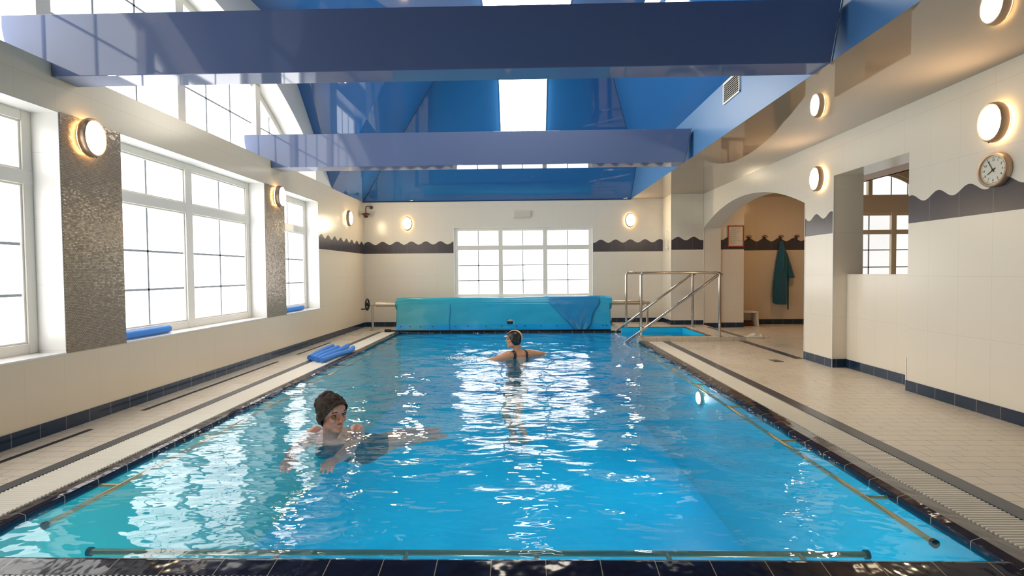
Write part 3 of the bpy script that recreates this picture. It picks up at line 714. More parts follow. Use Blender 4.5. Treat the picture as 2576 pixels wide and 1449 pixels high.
# hooks and robe
def hook():
    h = empty('coat_hook'); hm = mat('bronze_hook', (.10, .04, .025, 1), .35, .7) if 'hk' not in M else M['hk']; M['hk'] = hm
    m = MB(); m.lathe([(.022, 0), (.022, -.008), (.010, -.012)], ax='Y', n=16); m.build('rosette', hm, h, True)
    m = MB()
    m.tube([(.05*cos(t_), -.035-.015*sin(t_)*0, .012+.026*sin(t_)) for t_ in [i*pi/14 for i in range(15)]], .0055, 8)
    m.tube([(-.05, -.035, .012), (-.03, -.02, -.002), (0, -.006, 0), (.03, -.02, -.002), (.05, -.035, .012)], .0055, 8)
    m.tube([(0, -.006, -.005), (0, -.03, -.045), (0, -.055, -.04), (0, -.06, -.02)], .006, 8)
    m.build('prongs', hm, h, True); return h
h0 = hook(); HL = ['first coat hook beside the framed notice', 'empty coat hook just left of the hanging robe', 'coat hook holding up the teal robe', 'empty coat hook right of the teal robe']
for i, x in enumerate((4.60, 4.92, 5.245, 5.565)):
    o = h0 if i == 0 else copy_tree(h0); o.location = (x, 10.70, 1.775); tag(o, 'bronze '+HL[i], 'hook', 'coat hooks on the corridor wall')
def cloth_mat(name, c1, c2):
    m = mat(name, c1, .85); t = NT(m); P, x, y, z = t.pos(); nz = t.noise(P, 60, 3); t.L.new(t.mix(nz, c1, c2), t.b.inputs['Base Color']); t.bump(nz, .5, .006)
    t.b.inputs['Sheen Weight'].default_value = .3; return m
M['robe'] = cloth_mat('teal_towelling', (.010, .085, .14, 1), (.016, .12, .18, 1))
rb = empty('bathrobe', (5.245, 10.665, 1.72), 0, 'teal towelling bathrobe hanging from a hook in the corridor', 'bathrobe')
def drape(levels, n=40, folds=7, depth=.05):
    """levels: (z, centre x, half width, half depth, fold size)"""
    m = MB(); vs = []
    for li, (z, cx_, hw_, hd_, fo) in enumerate(levels):
        for k in range(n):
            a = 2*pi*k/n; rx = hw_*(1+fo*sin(folds*a+li*.25)); ry = hd_*(1+fo*1.6*sin(folds*a+1+li*.2))
            vs.append((cx_+rx*cos(a), -hd_-.012+ry*sin(a), z))
    fs = [(i*n+k, i*n+(k+1) % n, (i+1)*n+(k+1) % n, (i+1)*n+k) for i in range(len(levels)-1) for k in range(n)]
    fs += [tuple(range(n)), tuple((len(levels)-1)*n+k for k in range(n))[::-1]]
    return m.add(vs, fs)
m = drape([(-.05, .0, .018, .02, .05), (-.12, -.005, .045, .04, .1), (-.25, -.01, .075, .055, .12), (-.45, -.02, .10, .065, .12), (-.70, -.04, .115, .07, .14), (-.95, -.055, .125, .075, .15), (-1.15, -.06, .125, .078, .17), (-1.28, -.055, .115, .075, .18), (-1.31, -.03, .10, .07, .18)])
m.build('body', M['robe'], rb, True)
m = drape([(-.16, .02, .03, .03, .05), (-.30, .06, .055, .04, .1), (-.50, .10, .075, .045, .1), (-.66, .14, .08, .05, .08), (-.74, .17, .075, .05, .06), (-.78, .175, .07, .048, .05)], 28, 5)
m.build('sleeve', M['robe'], rb, True)
m = MB(); m.box(.115, .145, -.045, -.035, -1.42, -.76); m.build('belt', M['robe'], rb, bevel=.004)
m = drape([(-.03, 0, .02, .02, 0), (-.09, -.015, .04, .05, .1), (-.20, -.02, .055, .062, .15), (-.42, -.03, .05, .075, .15), (-.60, -.035, .03, .080, .1)], 24, 4); m.build('collar', M['robe'], rb, True)
# stool
so = empty('step_stool', (4.42, 10.36, 0), 0, 'low white plastic stool standing behind the corridor pier', 'stool')
wp = mat('white_plastic', (.76, .68, .56, 1), .4)
m = MB(); m.box(-.19, .19, -.14, .14, .27, .30); m.build('seat', wp, so, bevel=.01)
for sx_ in (-1, 1):
    m = MB(); m.prism([(sx_*.20, 0), (sx_*.165, 0), (sx_*.15, .275), (sx_*.18, .275)], 'Y', -.13, .13); m.build('side_panel', wp, so, bevel=.004)
m = MB(); m.box(-.15, .15, .10, .12, .10, .27); m.build('back_panel', wp, so, bevel=.004)
bx_ = empty('floor_box', (4.38, 10.40, 0), 0, 'small dark red box on the floor under the white stool', 'box')
m = MB(); m.box(-.03, .16, -.06, .06, 0, .085); m.build('body', mat('dark_red_box', (.16, .04, .025, 1), .5), bx_, bevel=.004)
m = MB(); m.box(-.033, .163, -.063, .063, .078, .092); m.build('lid', mat('dark_red_lid', (.12, .03, .02, 1), .5), bx_, bevel=.003)
# crumpled white towel on floor
m = MB(); n1, n2 = 36, 20; vs = []
for i in range(n1):
    for j in range(n2):
        u, v = i/(n1-1), j/(n2-1); x = (u-.5)*.34; y = (v-.5)*.22
        e = max(0, 1-(2*u-1)**2)*max(0, 1-(2*v-1)**2); h = .006+e**.6*(.035+.05*abs(noise.noise((u*4, v*4, 1)))+.03*max(0, noise.noise((u*7, v*7, 5))))
        vs.append((x+.05*noise.noise((u*3, v*3, 9)), y+.05*noise.noise((u*3+7, v*3, 9)), h))
m.add(vs, [(i*n2+j, (i+1)*n2+j, (i+1)*n2+j+1, i*n2+j+1) for i in range(n1-1) for j in range(n2-1)])
tw = m.build('floor_towel', cloth_mat('cream_cloth', (.74, .69, .52, 1), (.8, .75, .6, 1)), smooth=True); tw.location = (3.82, 8.55, 0); s_ = tw.modifiers.new('thickness', 'SOLIDIFY'); s_.thickness = .005
tag(tw, 'small crumpled cream cloth lying on the floor inside the arch', 'cloth')
# floor drain with cut tiles
dr = empty('floor_drain', (3.06, 6.32, 0), 0, 'square dark floor drain in the tiles before the arch', 'drain')
m = MB(); m.box(-.055, .055, -.075, .075, -.01, .004); m.build('frame', M['strip'], dr)
m = MB()
for k in range(7): m.box(-.045, .045, -.062+k*.019, -.052+k*.019, .003, .006)
m.build('grid', M['steel'], dr)
# floor slots at the window wall
sl0 = None
for i, (y0, y1) in enumerate(((1.6, 3.61), (4.12, 6.43), (7.0, 8.2))):
    m = MB(); m.box(-3.135, -3.095, y0, y1, -.01, .002); o = m.build('floor_slot', M['rubber'])
    tag(o, ['long dark air slot in deck at the left, nearest the camera', 'dark air slot in deck below the big window, middle of three', 'short dark air slot in deck beside the blue foam floats'][i], 'floor slot', 'air slots in the left deck')
    g_ = MB(); g_.box(-3.118, -3.112, y0, y1, .001, .004); g_.build('divider', M['strip'], o)

# ------------------------------------------------------------------ pool cover reel
RY, RZc, RR = 9.93, .505, .128
rl = empty('cover_reel', (0, RY, 0), 0, 'pool cover reel with steel tube, stands and black handwheel at the far end', 'cover reel')
m = MB(); m.lathe([(.046, -2.86), (.046, 2.30)], c=(0, 0, RZc), ax='X', n=24); m.build('tube', M['steel'], rl, True)
m = MB(); m.lathe([(.014, -3.02), (.014, 2.40)], c=(0, 0, RZc), ax='X', n=14); m.build('axle', M['steel'], rl, True)
for x, zf in ((-2.93, 0), (2.36, .067)):
    sd = MB(); sd.lathe([(.024, .012+zf), (.024, RZc-.01)], c=(x, 0, 0), n=16); sd.lathe([(.065, zf+.001), (.065, zf+.012), (.03, zf+.018)], c=(x, 0, 0), n=20)
    s_ = sd.build('stand', M['steel'], rl, True)
    b2 = MB(); b2.tube([(x-.04, 0, RZc), (x+.05, 0, RZc)], .026, 14); b2.build('bearing', M['steel'], s_, True)
hw_ = MB()
ring = [(0, .105*cos(2*pi*k/28), .105*sin(2*pi*k/28)) for k in range(29)]
hw_.tube([(-3.03, p_[1], RZc+p_[2]) for p_ in ring], .016, 10, caps=False)
for k in range(3):
    a = k*2*pi/3+.4; hw_.tube([(-3.01, 0, RZc), (-3.03, .1*cos(a), RZc+.1*sin(a))], .010, 8)
hw_.tube([(-3.04, 0, RZc), (-2.98, 0, RZc)], .03, 14)
hwo = hw_.build('handwheel', M['black_plastic'], rl, True)
m = MB(); m.tube([(-3.03, -.06, RZc-.085), (-3.13, -.06, RZc-.085)], [.011, .014], 10); m.build('grip', M['black_plastic'], hwo, True)
def cover_mat(name, c1, c2, c3):
    m = mat(name, c1, .3); t = NT(m); P, x, y, z = t.pos()
    n1 = t.noise(P, 1.6, 3, .6, (1, 1, 3)); col = t.mix(n1, c1, c2)
    # greener towards one end of the sheet
    ex = t.N.new('ShaderNodeMapRange'); ex.inputs[1].default_value = -.6; ex.inputs[2].default_value = -2.5; t.L.new(x, ex.inputs[0])
    col = t.mix(t.math('MULTIPLY', ex.outputs[0], .75), col, c3)
    t.L.new(col, t.b.inputs['Base Color']); t.bump(t.noise(P, 6, 3), .25, .02); return m
M['cover'] = cover_mat('blue_green_cover_sheet', (.01, .32, .52, 1), (.03, .42, .66, 1), (.04, .36, .34, 1))
M['cover2'] = cover_mat('deep_blue_cover_flap', (.01, .20, .45, 1), (.02, .26, .52, 1), (.01, .20, .45, 1))
cv = empty('pool_cover', (0, RY, 0), 0, 'blue plastic pool cover rolled on its reel and hanging to the water', 'pool cover')
m = MB(); k = 60; vs = []; ncir = 36
for i in range(k+1):
    x = -2.455+(1.665+2.455)*i/k; bulge = .012*noise.noise((x*1.5, 0, 0))+(.010 if x > .4 else 0); e = min(1, min(i, k-i)/2.0); rad = RR*(.93+.07*e)+bulge
    for q in range(ncir): a = 2*pi*q/ncir; vs.append((x+(.02*noise.noise((cos(a)*2, sin(a)*2, x)) if i in (0, k) else 0), rad*cos(a), RZc+rad*sin(a)*(1+.02*sin(a))))
fs = [(i*ncir+q, i*ncir+(q+1) % ncir, (i+1)*ncir+(q+1) % ncir, (i+1)*ncir+q) for i in range(k) for q in range(ncir)]+[tuple(range(ncir)), tuple(k*ncir+q for q in range(ncir))[::-1]]
m.add(vs, fs); m.build('roll', M['cover'], cv, True)
# hanging sheet with the round cut-out
sx0, sx1 = -2.42, 1.63
def sheet_y(x, t_): return (-RR-.008)*(1-t_)+(-.25)*t_+.012*sin(x*5+t_*2)*t_+.010*noise.noise((x*3, t_*3, 0))
nx_, nz_ = 162, 22; vs = []; hc = (-.26, .165); hr = .058
for j in range(nz_+1):
    for i in range(nx_+1):
        x = sx0+(sx1-sx0)*i/nx_; z = (RZc+.02)+(.008-(RZc+.02))*j/nz_; vs.append([x, 0, z])
bm = bmesh.new(); bv = [bm.verts.new((v[0], 0, v[2])) for v in vs]
for j in range(nz_):
    for i in range(nx_):
        a = j*(nx_+1)+i; cxm = vs[a][0]+.0125; czm = vs[a][2]-.0115
        if (cxm-hc[0])**2+(czm-hc[1])**2 < hr*hr: continue
        bm.faces.new((bv[a], bv[a+1], bv[a+nx_+2], bv[a+nx_+1]))
for v in list(bm.verts):
    if not v.link_faces: bm.verts.remove(v)
for v in bm.verts:
    dx, dz = v.co.x-hc[0], v.co.z-hc[1]; d = sqrt(dx*dx+dz*dz)
    if d < hr+.018 and d > 0 and any(e.is_boundary for e in v.link_edges) and v.co.z > .03: v.co.x = hc[0]+dx/d*hr; v.co.z = hc[1]+dz/d*hr
for v in bm.verts:
    t_ = 1-(v.co.z-.008)/(RZc+.012); v.co.y = sheet_y(v.co.x, min(1, max(0, t_)))
me = bpy.data.meshes.new('sheet'); bm.to_mesh(me); bm.free(); me.materials.append(M['cover']); me.shade_smooth()
o = bpy.data.objects.new('sheet', me); COL.objects.link(o); o.parent = cv; s_ = o.modifiers.new('thickness', 'SOLIDIFY'); s_.thickness = .004
m = MB()   # hem, seam and eyelets
for q in range(81):
    xa, xb = sx0+(sx1-sx0)*q/81, sx0+(sx1-sx0)*(q+1)/81
    P4 = [(x_, sheet_y(x_, t_)-.006, RZc-(RZc-.008)*t_) for x_, t_ in ((xa, .76), (xb, .76), (xb, .995), (xa, .995))]
    m.add(P4+[(p_[0], p_[1]+.003, p_[2]) for p_ in P4], [(0, 1, 2, 3), (7, 6, 5, 4), (0, 4, 5, 1), (2, 6, 7, 3)])
m.build('hem', mat('bright_blue_hem', (.0, .33, .72, 1), .3), o)
m = MB()
for q in range(24):
    t0, t1 = q/24, (q+1)/24
    xq = -1.40+.008*sin(q*.3)
    m.box(xq-.012, xq+.012, min(sheet_y(xq, t0), sheet_y(xq, t1))-.008, sheet_y(xq, t1)-.001, RZc-(RZc-.01)*t1, RZc-(RZc-.01)*t0)
m.build('seam', mat('blue_seam_tape', (.01, .20, .50, 1), .35), o)
for x in (-2.33, -2.15, -1.95, -1.72, -1.30, -1.06, -.72, -.42, -.14, .02, .32, .62, 1.20, 1.48, 1.55):
    m = MB(); m.lathe([(.012, 0), (.012, -.006), (.004, -.006)], c=(x, sheet_y(x, .8)-.011, .095), ax='Y', n=12); m.build('eyelet', M['strip'], o, True)
m = MB(); nu, nv = 24, 24; vs = []
for j in range(nv+1):
    t_ = j/nv
    for i in range(nu+1):
        u = i/nu; xl = .42+.62*max(0, t_-.08)**1.1; xr = 1.42-.34*max(0, t_-.15)**1.4+.03*sin(t_*9)
        x = xl+(xr-xl)*u
        if t_ < .25: an = pi*.55-(t_/.25)*pi*.05; an = pi/2+(t_/.25)*pi/2; y = (RR+.016)*cos(an); z = RZc+(RR+.016)*sin(an)
        else: tt = (t_-.25)/.75; y = sheet_y(x, tt)-.022-.03*abs(sin(u*7+tt*2))*tt; z = RZc+(.012-RZc)*tt
        vs.append((x, y, z))
m.add(vs, [(j*(nu+1)+i, j*(nu+1)+i+1, (j+1)*(nu+1)+i+1, (j+1)*(nu+1)+i) for j in range(nv) for i in range(nu)])
fo_ = m.build('folded_flap', M['cover2'], cv, True); s_ = fo_.modifiers.new('thickness', 'SOLIDIFY'); s_.thickness = .004
fo_['label'] = 'darker blue folded flap of the cover'
m = MB(); m.tube([(-2.60, -.285, .028), (-2.40, -.285, .022), (1.62, -.285, .018)], [.018, .013, .013], 12); m.tube([(-2.62, -.285, .030), (-2.50, -.285, .028)], .026, 14); m.build('leading_edge_pole', M['rubber'], cv, True)

# ------------------------------------------------------------------ stainless handrails
def bend(pts, r=.06, n=6):
    out = [Vector(pts[0])]
    for a, b_, c_2 in zip(pts[:-2], pts[1:-1], pts[2:]):
        a, b_, c_2 = Vector(a), Vector(b_), Vector(c_2); d1 = (a-b_).normalized(); d2 = (c_2-b_).normalized(); p0 = b_+d1*r; p1 = b_+d2*r
        for i in range(n+1):
            t_ = i/n; out.append(p0*(1-t_)**2+b_*2*t_*(1-t_)+p1*t_**2)
    out.append(Vector(pts[-1])); return out
def handrail(y, xa, xb, xend, label, ztop=1.06):
    root = empty('handrail', (xa, y, .065), 0, label, 'handrail', 'stainless handrails at the pool steps')
    def L(x, z): return (x-xa, 0, z-.065)
    m = MB(); m.tube(bend([L(xa, .07), L(xa, ztop), L(xb-.02, ztop), L(xb+.02, ztop-.03)], .055), .021, 16); m.build('top_rail', M['chrome'], root, True)
    m = MB(); m.tube([L(xb, .07), L(xb, ztop-.02)], .021, 16); m.build('post', M['chrome'], root, True)
    m = MB(); m.tube([L(xb-.02, ztop-.035), L(xend, -.10)], .021, 16); m.build('sloping_rail', M['chrome'], root, True)
    for x in (xa, xb):
        m = MB(); m.lathe([(.048, .002), (.048, .010), (.026, .018)], c=(x-xa, 0, 0), n=20); m.build('floor_flange', M['steel'], root, True)
    m = MB(); m.tube([L(xb, ztop-.035), L(xb+.045, ztop-.035)], [.02, .02], 12); m.build('end_stub', M['chrome'], root, True)
handrail(8.19, 1.85, 3.08, 1.50, 'stainless handrail on the near side of the pool steps', 1.075)
handrail(9.62, 1.90, 3.12, 1.58, 'stainless handrail on the far side of the pool steps', 1.075)
# submerged grab rails
M['rail'] = mat('wet_brass_toned_rail', (.42, .30, .13, 1), .25, .35)
def grab(p0, p1, n, off, label, endcap=True):
    p0, p1 = Vector(p0), Vector(p1); root = empty('grab_rail', p0, 0, label, 'grab rail', 'grab rails just under the water'); d = p1-p0
    m = MB(); m.tube([Vector((0, 0, 0)), d], .012, 12); m.build('bar', M['rail'], root, True)
    for k in range(n):
        q = d*((k+.5)/n); m = MB(); m.tube([q, q+Vector(off)], .010, 10); m.build('bracket', M['rail'], root, True)
    for q, s_ in ((Vector((0, 0, 0)), -1), (d, 1)):
        u = d.normalized()*s_; m = MB(); m.tube([q-u*.002, q+u*.014], .018, 16); m.build('end_cap', M['rubber'], root, True)
grab((1.69, 2.15, -.034), (1.71, 8.2, -.034), 7, (.13, 0, 0), 'long submerged grab rail along the right side of the pool')
grab((-2.19, 2.28, -.034), (-2.19, 9.3, -.034), 8, (-.115, 0, 0), 'long submerged grab rail along the window side of the pool')
grab((-1.80, 2.07, -.042), (1.36, 2.07, -.042), 6, (0, -.10, 0), 'submerged grab rail along the near end of the pool')
# underwater light
def underwater_light(loc, rz, label):
    ul = empty('underwater_light', loc, rz, label, 'light', 'underwater lights in the pool walls')
    m = MB(); m.lathe([(.085, 0), (.085, -.012), (.068, -.02)], ax='X', n=28); m.build('rim', M['steel'], ul, True)
    m = MB(); m.lathe([(.068, -.015), (.05, -.028), (0, -.032)], ax='X', n=28); m.build('lens', M['poollight'], ul, True)
underwater_light((1.80, 5.30, -.20), 0, 'round glowing underwater light on the right pool wall')
for x, w_ in ((-1.5, 'leftmost'), (-.25, 'middle'), (1.0, 'rightmost')): underwater_light((x, PY0, -.55), -pi/2, w_+' of three added fill lights under water in the near pool wall')  # three extra lights added out of view to brighten the pool water

# ------------------------------------------------------------------ foam noodles
def noodle(pts, label, group, r=.034):
    pts = [Vector(p_) for p_ in pts]; o0 = pts[0]; P_ = []
    for i in range(len(pts)-1):
        a = pts[max(0, i-1)]; b_ = pts[i]; c_2 = pts[i+1]; d_ = pts[min(len(pts)-1, i+2)]
        for k in range(6):
            t_ = k/6; P_.append(.5*((2*b_)+(c_2-a)*t_+(2*a-5*b_+4*c_2-d_)*t_*t_+(3*b_-a-3*c_2+d_)*t_**3))
    P_.append(pts[-1]); m = MB(); m.tube([p_-o0 for p_ in P_], r, 18)
    o = m.build('foam_noodle', M['foam'], smooth=True, bevel=.004); o.location = o0
    return tag(o, label, 'pool noodle', group)
zf = .035
noodle([(-2.745, 6.52, zf), (-2.79, 6.85, zf), (-2.82, 7.2, zf), (-2.83, 7.55, zf)], 'blue foam noodle on the deck, the one nearest the window wall', 'foam noodles lying on the left deck')
noodle([(-2.665, 6.44, zf), (-2.70, 6.80, zf), (-2.70, 7.15, zf), (-2.70, 7.42, zf)], 'blue foam noodle second from the window wall among those on the deck', 'foam noodles lying on the left deck')
noodle([(-2.585, 6.36, zf), (-2.60, 6.75, zf), (-2.585, 7.15, zf), (-2.62, 7.60, zf)], 'blue foam noodle second from the water among those on the deck', 'foam noodles lying on the left deck')
noodle([(-2.50, 6.30, zf), (-2.48, 6.70, zf), (-2.42, 7.05, zf), (-2.47, 7.38, zf)], 'blue curved foam noodle on the deck, the one nearest the water', 'foam noodles lying on the left deck')
zs = .552+.036
noodle([(-3.40, 4.26, zs), (-3.40, 4.45, zs), (-3.405, 4.70, zs), (-3.43, 4.90, zs)], 'blue foam noodle on the sill of the big middle window', 'foam noodles on window sills')
noodle([(-3.42, 7.15, zs), (-3.42, 7.4, zs), (-3.42, 7.7, zs), (-3.44, 7.95, zs)], 'blue foam noodle on the sill of the farthest narrow window', 'foam noodles on window sills')

# ------------------------------------------------------------------ swimmers
class Body:
    """overlapping volumes fused into one continuous skin"""
    def __init__(s): s.mb = MB(); s.lab = []
    def ell(s, c, r, fr=None, lab='x'):
        c = Vector(c); fr = fr or (Vector((1, 0, 0)), Vector((0, 1, 0)), Vector((0, 0, 1)))
        vs = []; n, k = 20, 14
        for i in range(k+1):
            ph = pi*i/k
            for j in range(n):
                th = 2*pi*j/n; p = (r[0]*sin(ph)*cos(th), r[1]*sin(ph)*sin(th), r[2]*cos(ph))
                vs.append(c+fr[0]*p[0]+fr[1]*p[1]+fr[2]*p[2])
        fs = [(i*n+j, (i+1)*n+j, (i+1)*n+(j+1) % n, i*n+(j+1) % n) for i in range(k) for j in range(n)]
        s.mb.add(vs, fs); s.lab.append((c, r, fr, lab)); return s
    def limb(s, pts, rs, lab='x', n=14):
        pts = [Vector(p) for p in pts]; s.mb.tube(pts, rs, n)
        for p, r in zip(pts, rs): s.ell(p, (r, r, r), None, lab)
        for a, b_, ra, rb in zip(pts[:-1], pts[1:], rs[:-1], rs[1:]): s.lab.append(((a+b_)/2, (max(ra, rb),)*3, None, lab))
        return s
    def hand(s, wrist, d, nrm, thumb, size=1.0, lab='arm', curl=.25):
        """wrist point, pointing direction, palm normal (palm side), thumb side vector"""
        d = Vector(d).normalized(); nrm = Vector(nrm).normalized(); t = Vector(thumb); t = (t-d*t.dot(d)).normalized(); nrm = d.cross(t)*(1 if d.cross(t).dot(nrm) > 0 else -1)
        w = Vector(wrist); s.ell(w+d*.045*size, (.047*size, .040*size, .015*size), (d, t, nrm), lab)
        s.ell(w+d*.008, (.03, .026*size, .018*size), (d, t, nrm), lab)
        for k, (off, ln) in enumerate(((.030, .070), (.011, .080), (-.010, .074), (-.029, .058))):
            p = w+d*.075*size+t*off*size; dd = (d+t*off*1.5).normalized(); P_ = [p]; c_ = 0
            for j in range(3): c_ += curl*(1+.25*k); q = (dd*cos(c_)+nrm*sin(c_)); P_.append(P_[-1]+q*ln*size*(.42, .32, .26)[j])
            s.limb(P_, [.0095*size, .009*size, .0085*size, .0075*size], lab, 10)
        p = w+d*.02+t*.03*size; s.limb([p, p+(d*.6+t*.6+nrm*.3).normalized()*.035*size, p+(d*.85+t*.45+nrm*.3).normalized()*.068*size], [.012*size, .0105*size, .0085*size], lab, 10)
        return s
    def head(s, c, f, u, k=1.0):
        c = Vector(c); f = Vector(f).normalized(); u = Vector(u); u = (u-f*u.dot(f)).normalized(); l = u.cross(f); F = (f, l, u)
        P = lambda a, b_, z: c+f*a*k+l*b_*k+u*z*k
        E = lambda a, b_, z, r: s.ell(P(a, b_, z), tuple(q*k for q in r), F, 'head')
        E(-.012, 0, .030, (.094, .074, .084)); E(.022, 0, -.030, (.062, .058, .078)); E(.050, 0, -.085, (.030, .034, .026)); E(.066, 0, -.092, (.018, .020, .017))
        E(.072, 0, .045, (.022, .045, .035))
        for q in (-1, 1):
            E(.055, q*.036, -.022, (.028, .022, .026)); E(-.008, q*.077, -.008, (.018, .008, .031)); E(.012, q*.045, -.060, (.035, .018, .03)); E(.080, q*.026, .022, (.011, .021, .008))
            E(.094, q*.011, -.027, (.010, .008, .007))
        s.limb([P(.086, 0, .018), P(.095, 0, -.004), P(.106, 0, -.024)], [.008*k, .0095*k, .012*k], 'head', 10)
        E(.088, 0, -.053, (.013, .024, .006)); E(.086, 0, -.064, (.013, .021, .007))
        s.hf = (c, f, l, u, k); return s
    def fuse(s, name, mt, parent, voxel=.0045, sm=2):
        me = bpy.data.meshes.new(name); me.from_pydata(s.mb.v, [], s.mb.f); ob = bpy.data.objects.new('tmp', me); COL.objects.link(ob)
        rm = ob.modifiers.new('r', 'REMESH'); rm.mode = 'VOXEL'; rm.voxel_size = voxel
        dg = bpy.context.evaluated_depsgraph_get(); dg.update(); out = bpy.data.meshes.new_from_object(ob.evaluated_get(dg)); bpy.data.objects.remove(ob)
        bm = bmesh.new(); bm.from_mesh(out)
        for _ in range(sm): bmesh.ops.smooth_vert(bm, verts=bm.verts, factor=.5, use_axis_x=True, use_axis_y=True, use_axis_z=True)
        if hasattr(s, 'hf'):
            c, f, l, u, k = s.hf
            for v in bm.verts:
                d = v.co-c; a, b_, z = d.dot(f)/k, d.dot(l)/k, d.dot(u)/k
                if a > .03:
                    for q in (-1, 1):
                        r = sqrt((b_-q*.031)**2+((z-.004)*1.3)**2)
                        if r < .024: v.co -= f*(.011*(1-r/.024)**.7)*k
                    r = abs(z+.0585)
                    if r < .005 and abs(b_) < .022: v.co -= f*.004*(1-r/.005)*k
        bm.to_mesh(out); bm.free(); out.name = name; out.materials.clear(); out.materials.append(mt); out.shade_smooth()
        o = bpy.data.objects.new(name, out); COL.objects.link(o)
        if parent: o.parent = parent
        s.obj = o; return o
    def label_of(s, p):
        best = None; bl = None
        for c, r, fr, lb in s.lab:
            d = p-c
            if fr: q = sqrt((d.dot(fr[0])/r[0])**2+(d.dot(fr[1])/r[1])**2+(d.dot(fr[2])/r[2])**2)
            else: q = d.length/r[0]
            if best is None or q < best: best = q; bl = lb
        return bl
    def garment(s, name, mt, parent, test, off=.004, box=None):
        bm = bmesh.new(); bm.from_mesh(s.obj.data); bm.normal_update(); kill = []
        for f in bm.faces:
            c = f.calc_center_median()
            if not test(c) : kill.append(f)
        bmesh.ops.delete(bm, geom=kill, context='FACES')
        for v in bm.verts: v.co += v.normal*off
        me = bpy.data.meshes.new(name); bm.to_mesh(me); bm.free(); me.materials.append(mt); me.shade_smooth()
        o = bpy.data.objects.new(name, me); COL.objects.link(o); o.parent = parent
        sd = o.modifiers.new('thickness', 'SOLIDIFY'); sd.thickness = .003; sd.offset = 1; return o
    def cap(s, name, mt, parent, grow, rough_, bun, slope=1.33, f0=.072, u0=.062, voxel=.004, col2=None):
        c, f, l, u, k = s.hf; b2 = Body(); F = (f, l, u); P = lambda a, b_, z: c+f*a*k+l*b_*k+u*z*k
        b2.ell(P(-.012, 0, .030), ((.094+grow)*k, (.076+grow)*k, (.084+grow)*k), F); b2.ell(P(.070, 0, .045), ((.024+grow)*k, (.047+grow)*k, (.036+grow)*k), F); b2.ell(P(-.02, 0, -.02), ((.075+grow)*k, (.072+grow)*k, (.06+grow)*k), F)
        for q in (-1, 1): b2.ell(P(-.006, q*.074, -.004), ((.02+grow)*k, (.010+grow)*k, (.034+grow)*k), F)
        for bb in bun: b2.ell(P(*bb[:3]), tuple(q*k for q in bb[3:]), F)
        o = b2.fuse(name, mt, parent, voxel, 2); bm = bmesh.new(); bm.from_mesh(o.data); kill = []
        for fc in bm.faces:
            d = fc.calc_center_median()-c; a, z = d.dot(f)/k, d.dot(u)/k
            if (z-u0) < slope*(a-f0): kill.append(fc)
        bmesh.ops.delete(bm, geom=kill, context='FACES'); bm.normal_update()
        if rough_:
            for v in bm.verts: q = (v.co-c)*34; v.co += v.normal*rough_*(noise.noise(q)+.5*noise.noise(q*2.3))
        bm.to_mesh(o.data); bm.free(); sd = o.modifiers.new('thickness', 'SOLIDIFY'); sd.thickness = .004; return o
    def eyes(s, parent):
        c, f, l, u, k = s.hf
        wm_ = M.setdefault('eye', mat('shaded_eye_white', (.20, .14, .11, 1), .3)); im = M.setdefault('iris', mat('dark_iris', (.04, .02, .012, 1), .1)); bw = M.setdefault('brow', mat('brown_brow', (.07, .035, .02, 1), .7))  # eye whites darkened, socket shade put into their colour
        for q in (-1, 1):
            e = Body(); e.ell(c+f*.0705*k+l*q*.031*k+u*.003*k, (.0105*k, .0115*k, .0075*k), (f, l, u)); o = e.mb.build('eye', wm_, parent, True)
            e = Body(); e.ell(c+f*.0775*k+l*q*.031*k+u*.003*k, (.005*k, .0052*k, .0052*k), (f, l, u)); e.mb.build('iris', im, o, True)
            m = MB(); m.tube([c+f*.086*k+l*q*.014*k+u*.024*k, c+f*.087*k+l*q*.030*k+u*.031*k, c+f*.072*k+l*q*.052*k+u*.024*k], [.003*k, .004*k, .002*k], 8); m.build('eyebrow', bw, parent, True)
Vz = Vector((0, 0, 1))
# ---- the near swimmer, chin at the water, face turned to the right of the picture
B = Body(); hc_ = Vector((-1.345, 3.56, .125))
F1 = Vector((.80, -.60, -.04)); B.head(hc_, F1, (0, 0, 1), 1.11)
B.limb([hc_+Vector((-.030, .025, -.06)), (-1.385, 3.63, .00), (-1.395, 3.68, -.07)], [.055, .056, .066], 'neck')
tf = Vector((.25, -.92, -.30)).normalized(); tl = Vector((.95, .28, 0)).normalized(); tf = (tf-tl*tf.dot(tl)).normalized()
tu = tf.cross(tl); tu = tu if tu.z > 0 else -tu
FR = (tl, tf, tu)
B.ell((-1.385, 3.70, -.085), (.165, .085, .060), FR, 'chest'); B.ell((-1.37, 3.76, -.155), (.150, .105, .12), FR, 'torso'); B.ell((-1.32, 3.88, -.22), (.120, .10, .11), FR, 'torso'); B.ell((-1.27, 4.02, -.28), (.145, .12, .11), FR, 'torso')
for q in (-1, 1): B.ell(Vector((-1.375, 3.665, -.165))+tl*q*.065, (.062, .058, .055), FR, 'torso')
B.limb([(-1.515, 3.68, -.060), (-1.56, 3.57, -.085), (-1.575, 3.47, -.105), (-1.555, 3.36, -.10), (-1.52, 3.26, -.085)], [.060, .050, .041, .039, .027], 'arm')
B.hand((-1.515, 3.25, -.083), (.28, -.95, .05), (.2, 0, -1), (.9, .2, 0))
B.limb([(-1.235, 3.735, -.060), (-1.215, 3.61, -.075), (-1.20, 3.47, -.095), (-1.20, 3.35, -.09), (-1.195, 3.23, -.075)], [.060, .050, .041, .039, .027], 'arm')
B.hand((-1.195, 3.22, -.073), (-.12, -1, .04), (0, 0, -1), (-.9, 0, .1))
B.limb([(-1.22, 4.05, -.29), (-1.12, 4.09, -.26), (-1.02, 4.13, -.22), (-.94, 4.22, -.23), (-.86, 4.33, -.25)], [.085, .075, .058, .052, .036], 'leg')
